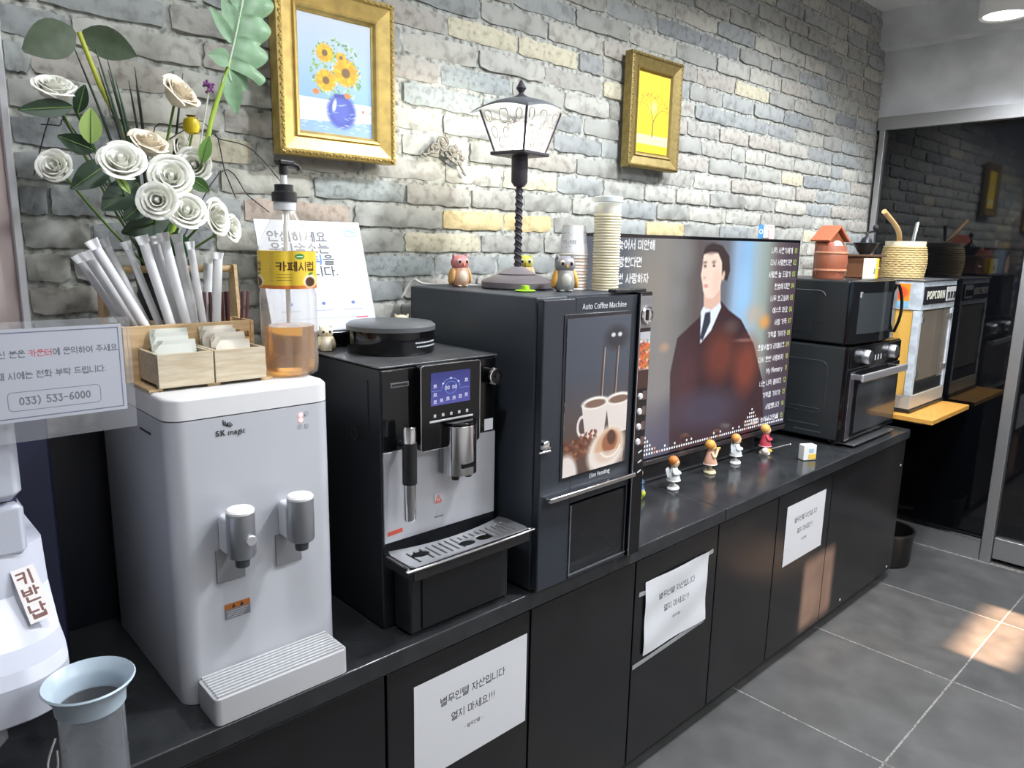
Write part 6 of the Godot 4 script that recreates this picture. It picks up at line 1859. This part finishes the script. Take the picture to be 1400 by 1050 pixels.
	for q in lobes:
		var f0: Vector3 = px.call(q[0][0], q[0][1], 0.003)
		var f1: Vector3 = px.call(q[1][0], q[1][1], 0.003 + q[1][2] * 0.001)
		var d := f1 - f0
		var y := d.normalized()
		var z := (Vector3(-0.3, 0.2, 1) - y * Vector3(-0.3, 0.2, 1).dot(y)).normalized()
		put("lobe", leaf_mesh(wpx(q[2], a), d.length(), 0.22, 0.012), mint, big).transform = Transform3D(Basis(y.cross(z), y, z), f0)
	# grass blades and stems
	var blade_tips := [[100, 62], [128, 58], [134, 92], [148, 96], [158, 108], [184, 92], [186, 116], [146, 78], [176, 110], [250, 100]]
	var tuft := thing("grass_tuft", "tuft of thin dark grass blades fanning up behind the roses", "grass", mouth)
	for i in blade_tips.size():
		var tip := zp(blade_tips[i][0], blade_tips[i][1], 0.1 + 0.01 * (i % 3))
		var root := Vector3(0.002 * (i - 4.5), -0.03, -0.018)
		var e := tip - tuft.position
		put("blade", G().tube(curve([root, e * 0.55 + Vector3(0, 0, 0.015), e], 5), [0.002, 0.0024, 0.0026, 0.0026, 0.0026, 0.0026, 0.0024, 0.002, 0.0018, 0.0012, 0.0006], 6), mat([rgb(44, 60, 46), rgb(62, 84, 66), rgb(36, 44, 38)][i % 3], 0.4), tuft)
	var yt := zp(108, 44, 0.11)
	var ys := thing("leafy_branch", "tall yellow green branch carrying two broad grey green leaves", "branch", mouth)
	for q in [[34, 68, 102, 42, 27], [186, 76, 112, 44, 23]]:
		var tip := zp(q[0], q[1], 0.125)
		var foot := zp(q[2], q[3], 0.11)
		var y := (tip - foot).normalized()
		var toward := (EYE - foot).normalized()
		var z := (toward - y * toward.dot(y)).normalized()
		put("leaf", leaf_mesh(wpx(q[4], foot), (tip - foot).length(), 0.12, 0.008), sage, ys).transform = Transform3D(Basis(y.cross(z), y, z), foot - mouth)
	put("stem", G().tube(curve([Vector3(0, -0.03, 0), zp(168, 190, 0.1) - mouth, zp(138, 120, 0.11) - mouth, yt - mouth], 6), 0.0038, 8), mat(rgb(176, 184, 60), 0.45), ys)
	var twigs := [[[262, 176], [300, 190], [345, 205], [395, 262]], [[286, 186], [308, 236], [322, 270]], [[300, 236], [340, 268], [368, 290]], [[200, 214], [232, 190], [262, 172]], [[92, 172], [72, 150], [46, 240]], [[104, 182], [80, 172], [56, 170]], [[208, 190], [240, 172], [270, 162]]]
	var o := thing("twig_spray", "spray of thin dark wire twigs curling out of the arrangement over the bricks", "twigs", mouth)
	for i in twigs.size():
		var pts := [Vector3(0.014, -0.02, -0.01)]
		for q in twigs[i]: pts.append(zp(q[0], q[1], 0.04 + 0.008 * i) - o.position)
		put("twig", G().tube(curve(pts, 5), 0.0011, 5), mat(rgb(34, 34, 36), 0.5), o)

# ---------------------------------------------------------------- small things
func owl(at: Vector3, h: float, turn: float, body: Color, head: Color, wing: Color, belly: Color, label: String) -> void:
	var o := thing("owl_figurine", label, "figurine", at, turn)
	var b := mat(body, 0.45)
	put("body", G().lathe([Vector2(0, 0), Vector2(0.2, 0.0), Vector2(0.27, 0.08), Vector2(0.3, 0.26), Vector2(0.27, 0.45), Vector2(0.22, 0.58), Vector2(0, 0.6)].map(func(p): return p * h), 18), b, o)
	put("belly", G().ell(Vector3(0, 0.3, 0.13) * h, Vector3(0.2, 0.26, 0.19) * h, 12, 8), mat(belly, 0.5), o)
	put("head", G().ell(Vector3(0, 0.72, 0.02) * h, Vector3(0.29, 0.24, 0.25) * h, 16, 10), mat(head, 0.45), o)
	for s in [-1, 1]:
		put("wing", G(Transform3D(Basis(Vector3.BACK, s * 0.2), Vector3(s * 0.28, 0.33, 0.02) * h)).ell(Vector3.ZERO, Vector3(0.09, 0.26, 0.17) * h, 10, 7), mat(wing, 0.5), o)
		put("ear_tuft", G(Transform3D(Basis(Vector3.BACK, -s * 0.45), Vector3(s * 0.19, 0.88, 0.02) * h)).lathe([Vector2(0.08 * h, -0.03 * h), Vector2(0.05 * h, 0.06 * h), Vector2(0, 0.14 * h)], 8), mat(head.darkened(0.15), 0.5), o)
		var eye := put("eye", G().ell(Vector3(s * 0.12, 0.76, 0.21) * h, Vector3(0.08, 0.085, 0.05) * h, 12, 8), mat(rgb(206, 190, 168), 0.4), o)
		put("pupil", G().ell(Vector3(s * 0.12, 0.755, 0.25) * h, Vector3(0.045, 0.05, 0.022) * h, 8, 6), m_ink, eye)
		put("foot", G().ell(Vector3(s * 0.11, 0.03, 0.2) * h, Vector3(0.08, 0.035, 0.08) * h, 8, 5), mat(belly.darkened(0.2), 0.5), o)
	put("beak", G(Transform3D(Basis(Vector3.RIGHT, 2.4), Vector3(0, 0.7, 0.25) * h)).lathe([Vector2(0.05 * h, 0), Vector2(0, 0.1 * h)], 8), mat(rgb(206, 150, 70), 0.4), o)

func cup_mesh(rim: float, foot: float, h: float) -> ArrayMesh:   # upside down: the rim rests below
	return G().lathe([Vector2(rim, 0.0), Vector2(rim + 0.0016, 0.001), Vector2(rim + 0.0016, 0.0034), Vector2(rim - 0.0006, 0.0044), Vector2(foot, h), Vector2(foot - 0.001, h - 0.003), Vector2(0, h - 0.003)], 28).mesh()

func build_vending_top() -> void:
	var y := TOP + 0.6275
	var cam := func(p: Vector3) -> float: return atan2(EYE.x - p.x, EYE.z - p.z)
	var p1 := Vector3(1.104, y, 0.125)
	owl(p1, 0.078, cam.call(p1) + 0.5, rgb(196, 150, 120), rgb(206, 128, 128), rgb(206, 160, 100), rgb(214, 200, 178), "pink headed owl figurine at the back corner of the vending machine top")
	var p2 := Vector3(1.318, y, 0.125)
	owl(p2, 0.078, cam.call(p2) + 0.2, rgb(206, 168, 116), rgb(196, 196, 84), rgb(226, 186, 130), rgb(222, 200, 166), "yellow green headed owl figurine half hidden behind the lantern foot")
	var p3 := Vector3(1.205, y, 0.372)
	owl(p3, 0.082, cam.call(p3) + 0.25, rgb(150, 150, 146), rgb(140, 140, 146), rgb(228, 170, 80), rgb(190, 188, 176), "grey owl figurine with an orange wing before the paper cups")
	var hat := thing("frog_trinket", "tiny lime green hat-shaped trinket before the lantern foot", "trinket", Vector3(1.12, y, 0.335))
	put("brim", G().lathe([Vector2(0, 0), Vector2(0.02, 0), Vector2(0.024, 0.002), Vector2(0.02, 0.004), Vector2(0, 0.005)], 22), mat(rgb(150, 196, 44), 0.4), hat)
	put("crown", G().lathe([Vector2(0, 0.005), Vector2(0.0095, 0.005), Vector2(0.0085, 0.013), Vector2(0, 0.014)], 18), mat(rgb(170, 210, 50), 0.4), hat)
	# cups upside down: a short stack with a printed top cup and a tall stack
	var c1 := Vector3(1.278, y, 0.33)
	var white := mat(rgb(236, 232, 224), 0.6)
	var m1 := cup_mesh(0.0335, 0.0255, 0.068)
	for i in 11:
		var o := thing("paper_cup", "white paper cup upside down in the short stack", "paper cup", c1 + Vector3(0, i * 0.0072, 0), 0.0, "paper cups in the short stack")
		put("cup", m1, mat([rgb(238, 232, 224), rgb(226, 206, 192)][i % 2], 0.6), o)
	var tp := Pic.new(512, 128, rgb(236, 238, 240))
	var r := RandomNumberGenerator.new()
	r.seed = 77
	for k in 3:
		for i in 26: tp.arc(Vector2(90 + k * 170 + r.randf_range(-36, 36), 62 + r.randf_range(-40, 40)), r.randf_range(3, 10), r.randf() * 3, r.randf() * 6, 1.6, rgb(120, 122, 120))
		tp.text("카페", 120 + k * 170, 66, 20, 2.4, rgb(110, 112, 112))
	var topc := thing("paper_cup", "printed white paper cup upside down on top of the short stack", "paper cup", c1 + Vector3(0, 11 * 0.0072, 0), 0.0)
	put("cup", m1, white, topc)
	var band := func(a: float, b: float) -> Vector3:
		var rr := lerpf(0.0334, 0.0262, b) + 0.0004
		return Vector3(cos(TAU * a) * rr, 0.006 + b * 0.058, sin(TAU * a) * rr)
	var tm := printed(tp, 0.6)
	tm.uv1_scale = Vector3(-1, 1, 1)
	tm.texture_repeat = true
	put("cup_print", G().sheet(band, 28, 1), tm, topc)
	var c2 := Vector3(1.322, y, 0.392)
	var m2 := cup_mesh(0.0298, 0.0262, 0.03)
	for i in 28:
		var o := thing("tall_stack_cup", "cream paper cup in the tall stack beside the television", "paper cup", c2 + Vector3(0, i * 0.0062, 0), 0.0, "paper cups in the tall stack")
		put("cup", m2, mat([rgb(236, 230, 204), rgb(222, 214, 186)][i % 2], 0.6), o)
	var lidc := thing("clear_cup", "clear plastic cup with a grey printed rim on top of the tall stack", "cup", c2 + Vector3(0, 28 * 0.0062 + 0.001, 0))
	put("cup_wall", G().lathe([Vector2(0.0306, 0.0), Vector2(0.0316, 0.024)], 28), glass(rgb(226, 232, 236), 0.35, 0.15), lidc)
	put("rim_band", G().lathe([Vector2(0.0318, 0.024), Vector2(0.0333, 0.025), Vector2(0.0333, 0.036), Vector2(0.0318, 0.037), Vector2(0.0318, 0.024)], 28), mat(rgb(206, 212, 212), 0.35), lidc)

func figurine(at: Vector3, h: float, turn: float, kind: int, label: String) -> void:
	var o := thing("child_figurine", label, "figurine", at, turn)
	var skin := mat(rgb(232, 196, 160), 0.45)
	var cl: Color = [rgb(228, 230, 228), rgb(228, 176, 150), rgb(222, 228, 232), rgb(196, 72, 88), rgb(74, 108, 140)][kind]
	var hair: Color = [rgb(206, 126, 60), rgb(222, 160, 72), rgb(214, 150, 80), rgb(226, 172, 92), rgb(206, 160, 110)][kind]
	var base: Color = [rgb(232, 232, 228), rgb(206, 196, 160), rgb(232, 234, 232), rgb(226, 214, 196), rgb(196, 200, 84)][kind]
	var S := func(a: Array) -> Array: return a.map(func(p): return Vector2(p[0], p[1]) * h)
	put("base", G(Transform3D(Basis().scaled(Vector3(1.15, 1, 0.9)), Vector3.ZERO)).lathe(S.call([[0, 0], [0.19, 0], [0.2, 0.03], [0.17, 0.08], [0, 0.09]]), 18), mat(base, 0.45), o)
	for s in [-1, 1]: put("leg", G().tube([Vector3(s * 0.06, 0.08, 0) * h, Vector3(s * 0.055, 0.3, 0) * h], 0.045 * h, 8), mat(base.lerp(rgb(200, 190, 180), 0.4), 0.45), o)
	put("dress", G().lathe(S.call([[0, 0.26], [0.19, 0.26], [0.2, 0.29], [0.15, 0.45], [0.115, 0.58], [0.09, 0.66], [0, 0.67]]), 18), mat(cl, 0.5), o)
	put("dress_hem", G().lathe(S.call([[0.19, 0.26], [0.21, 0.27], [0.2, 0.295], [0.185, 0.29]]), 18), mat(cl.lerp(Color.WHITE, 0.5), 0.5), o)
	put("head", G().ell(Vector3(0, 0.79, 0.01) * h, Vector3(0.135, 0.145, 0.135) * h, 14, 10), skin, o)
	put("hair", G().ell(Vector3(0, 0.84, -0.03) * h, Vector3(0.165, 0.15, 0.155) * h, 14, 9), mat(hair, 0.5), o)
	for s in [-1, 1]:
		put("arm", G().tube(curve([Vector3(s * 0.1, 0.62, 0) * h, Vector3(s * 0.17, 0.5, 0.06) * h, Vector3(s * (0.03 if kind != 1 else 0.06), 0.5 if kind != 1 else 0.72, 0.18) * h], 4), 0.04 * h, 7), mat(cl, 0.5) if kind != 1 else skin, o)
		put("eye", G().ell(Vector3(s * 0.05, 0.8, 0.135) * h, Vector3(0.014, 0.02, 0.008) * h, 6, 5), m_ink, o)
		if kind in [0, 2]:
			var f := func(a: float, b: float) -> Vector3: return Vector3(s * (0.03 + a * 0.26), 0.42 + a * 0.2 + (b - 0.5) * 0.32 * sin(PI * (0.25 + 0.7 * a)), -0.1 - a * 0.07) * h
			put("wing", G().sheet(f, 6, 5), mat(rgb(226, 230, 232), 0.4), o)
	if kind == 1: put("trumpet", G().tube([Vector3(0, 0.74, 0.15) * h, Vector3(0, 0.72, 0.26) * h], [0.02 * h, 0.045 * h], 8), mat(rgb(226, 186, 80), 0.3, 0.4), o)
	if kind == 3:
		put("plush_toy", G().ell(Vector3(-0.17, 0.13, -0.02) * h, Vector3(0.13, 0.12, 0.12) * h, 12, 8), mat(rgb(228, 218, 210), 0.6), o)
		for s in [-1, 1]: put("shoe", G().ell(Vector3(0.08 + s * 0.07, 0.09, 0.13) * h, Vector3(0.07, 0.055, 0.12) * h, 10, 7), mat(rgb(226, 186, 60), 0.4), o)
	if kind == 4: put("lantern_toy", G().ell(Vector3(0.05, 0.14, 0.14) * h, Vector3(0.12, 0.13, 0.1) * h, 12, 8), mat(rgb(186, 196, 70), 0.4), o)

func build_figurines() -> void:
	var y := TOP + 0.0005
	var list := [[920, 668, 46, 0, "white angel child figurine with auburn hair beside the vending machine"], [970, 646, 46, 1, "child figurine in a peach tunic blowing a trumpet before the television"], [1005, 633, 41, 2, "white angel child figurine between trumpeter and red dressed girl"], [1045, 620, 41, 3, "girl figurine in a red dress with yellow shoes"], [871, 680, 44, 4, "child figurine in blue half hidden by the vending machine edge"]]
	for q in list:
		var p := yp(q[0], q[1], y)
		p.z = clampf(p.z, 0.29, 0.34)
		p = xp(q[0], q[1], p.x)
		var w := yp(q[0], q[1], y)
		figurine(w, wpx(q[2], w) * 1.02, [0.35, 0.9, 0.5, 0.7, 0.2][q[3]], q[3], q[4])
	var c := yp(1103, 628, y)
	var cube := thing("paper_cube", "small white folded paper block with a yellow corner before the toaster oven", "paper block", c, -0.5)
	put("block", bx(Vector3(0, 0.028, 0), Vector3(0.052, 0.054, 0.03), 0.002), mat(rgb(226, 228, 226), 0.5), cube)
	put("yellow_patch", bx(Vector3(0.009, 0.014, 0.0155), Vector3(0.03, 0.018, 0.001)), mat(rgb(228, 196, 84), 0.5), cube)
	put("blue_print", bx(Vector3(0.004, 0.036, 0.0155), Vector3(0.018, 0.014, 0.001)), mat(rgb(170, 190, 206), 0.5), cube)
	var rod := thing("white_rod", "thin white rod leaning from the figurines to the paper block", "rod", yp(1050, 616, y))
	var e := zp(1090, 606, c.z - 0.03)
	put("rod", G().tube([Vector3(0, 0.003, 0), e + Vector3(-0.03, 0, -0.01) - rod.position], 0.0022, 7), mat(rgb(206, 206, 204), 0.4), rod)
	var y2 := TOP + 0.5105
	owl(Vector3(0.722, y2, 0.17), 0.052, -0.3, rgb(226, 216, 186), rgb(228, 220, 192), rgb(216, 204, 170), rgb(232, 226, 206), "cream speckled owl figurine beside the syrup bottle")
	owl(Vector3(0.93, y2, 0.135), 0.062, -0.6, rgb(226, 212, 176), rgb(230, 218, 186), rgb(214, 200, 164), rgb(232, 224, 200), "cream owl figurine hiding behind the round hopper lid")

func build_microwave_top() -> void:
	var y := TOP + 0.382 + 0.2415
	var p := Vector3(2.84, y, 0.25)
	var oak := wood(rgb(158, 94, 70), Vector3.UP, 61, 0.45)
	var b := thing("wooden_barrel", "small reddish wooden barrel with two hoops on the microwave", "barrel", p)
	var prof := [[0, 0], [0.05, 0], [0.057, 0.04], [0.06, 0.064], [0.057, 0.09], [0.049, 0.124], [0.045, 0.124], [0, 0.122]]
	put("staves", G().lathe(prof.map(func(q): return Vector2(q[0], q[1])), 28), oak, b)
	for q in [[0.028, 0.0562], [0.094, 0.0566]]: put("hoop", G().lathe([Vector2(q[1], q[0]), Vector2(q[1] + 0.003, q[0] + 0.001), Vector2(q[1] + 0.003, q[0] + 0.007), Vector2(q[1], q[0] + 0.008)], 28), mat(rgb(196, 138, 108), 0.4), b)
	put("bung", G().lathe([Vector2(0, 0.1225), Vector2(0.012, 0.1225), Vector2(0.012, 0.134), Vector2(0, 0.136)], 14, Vector3(-0.012, 0, 0)), mat(rgb(206, 112, 96), 0.5), b)
	var ct := Vector3(2.965, y, 0.185)
	var cl := thing("mantel_clock", "small wooden house-shaped clock with a pale dial behind the barrel", "clock", ct, -0.15)
	var rd := wood(rgb(150, 84, 58), Vector3.UP, 62, 0.45)
	put("case", G(Transform3D(Basis(), Vector3(0, 0, -0.03))).prism(PackedVector2Array([Vector2(-0.055, 0.001), Vector2(0.055, 0.001), Vector2(0.055, 0.135), Vector2(0, 0.18), Vector2(-0.055, 0.135)]), 0, 0.06, 0.002), rd, cl)
	for s in [-1, 1]: put("roof_board", G(Transform3D(Basis(Vector3.BACK, -s * 0.68), Vector3(s * 0.034, 0.172, 0))).box(Vector3.ZERO, Vector3(0.094, 0.01, 0.086), 0.002), mat(rgb(178, 104, 74), 0.45), cl)
	put("dial", G(Transform3D(Basis(Vector3.RIGHT, PI / 2), Vector3(0, 0.1, 0.0305))).lathe([Vector2(0.045, 0), Vector2(0.045, 0.004), Vector2(0.04, 0.005), Vector2(0, 0.005)], 28), mat(rgb(226, 228, 206), 0.4), cl)
	put("hand", bx(Vector3(0.004, 0.112, 0.037), Vector3(0.0025, 0.03, 0.001)), m_ink, cl)
	put("hand", bx(Vector3(0.009, 0.098, 0.037), Vector3(0.02, 0.0025, 0.001)), m_ink, cl)
	var gt := Vector3(3.105, y, 0.27)
	var g := thing("coffee_grinder", "old hand coffee grinder with a wooden drawer box and iron crank", "coffee grinder", gt)
	var wd := wood(rgb(120, 84, 60), Vector3.RIGHT, 63, 0.5)
	put("drawer_box", bx(Vector3(0, 0.044, 0), Vector3(0.1, 0.078, 0.1), 0.002), wd, g)
	put("foot_board", bx(Vector3(0, 0.003, 0), Vector3(0.122, 0.006, 0.122), 0.002), wd, g)
	put("top_board", bx(Vector3(0, 0.088, 0), Vector3(0.126, 0.009, 0.126), 0.002), mat(rgb(96, 72, 56), 0.5), g)
	put("drawer_knob", G().ell(Vector3(0.01, 0.036, 0.055), Vector3(0.007, 0.007, 0.008), 10, 7), m_steel, g)
	var iron := mat(rgb(50, 54, 58), 0.35, 0.6)
	put("hopper_bowl", G().lathe([Vector2(0.02, 0.093), Vector2(0.03, 0.104), Vector2(0.046, 0.132), Vector2(0.05, 0.138), Vector2(0.046, 0.14), Vector2(0.02, 0.112), Vector2(0, 0.11)], 20), iron, g)
	var cr := put("crank", G().tube(curve([Vector3(0, 0.11, 0), Vector3(0, 0.168, 0), Vector3(0.01, 0.18, 0.0), Vector3(0.055, 0.186, 0.01)], 5), 0.0045, 8), iron, g)
	put("crank_knob", G().ell(Vector3(0.056, 0.2, 0.01), Vector3(0.011, 0.013, 0.011), 10, 8), m_ink, cr)
	put("dome", G().lathe([Vector2(0.024, 0.14), Vector2(0.018, 0.155), Vector2(0.006, 0.165), Vector2(0, 0.166)], 14), iron, g)
	var bt := Vector3(2.985, y, 0.345)
	var bxx := thing("tea_box", "small white and yellow carton before the coffee grinder", "carton", bt, 0.1)
	put("carton", bx(Vector3(-0.016, 0.039, 0), Vector3(0.064, 0.078, 0.03), 0.001), mat(rgb(230, 228, 216), 0.5), bxx)
	put("yellow_end", bx(Vector3(0.034, 0.039, 0), Vector3(0.034, 0.078, 0.03), 0.001), mat(rgb(240, 200, 40), 0.5), bxx)
	put("print", bx(Vector3(-0.002, 0.03, 0.0155), Vector3(0.022, 0.022, 0.0006)), mat(rgb(150, 150, 130), 0.5), bxx)
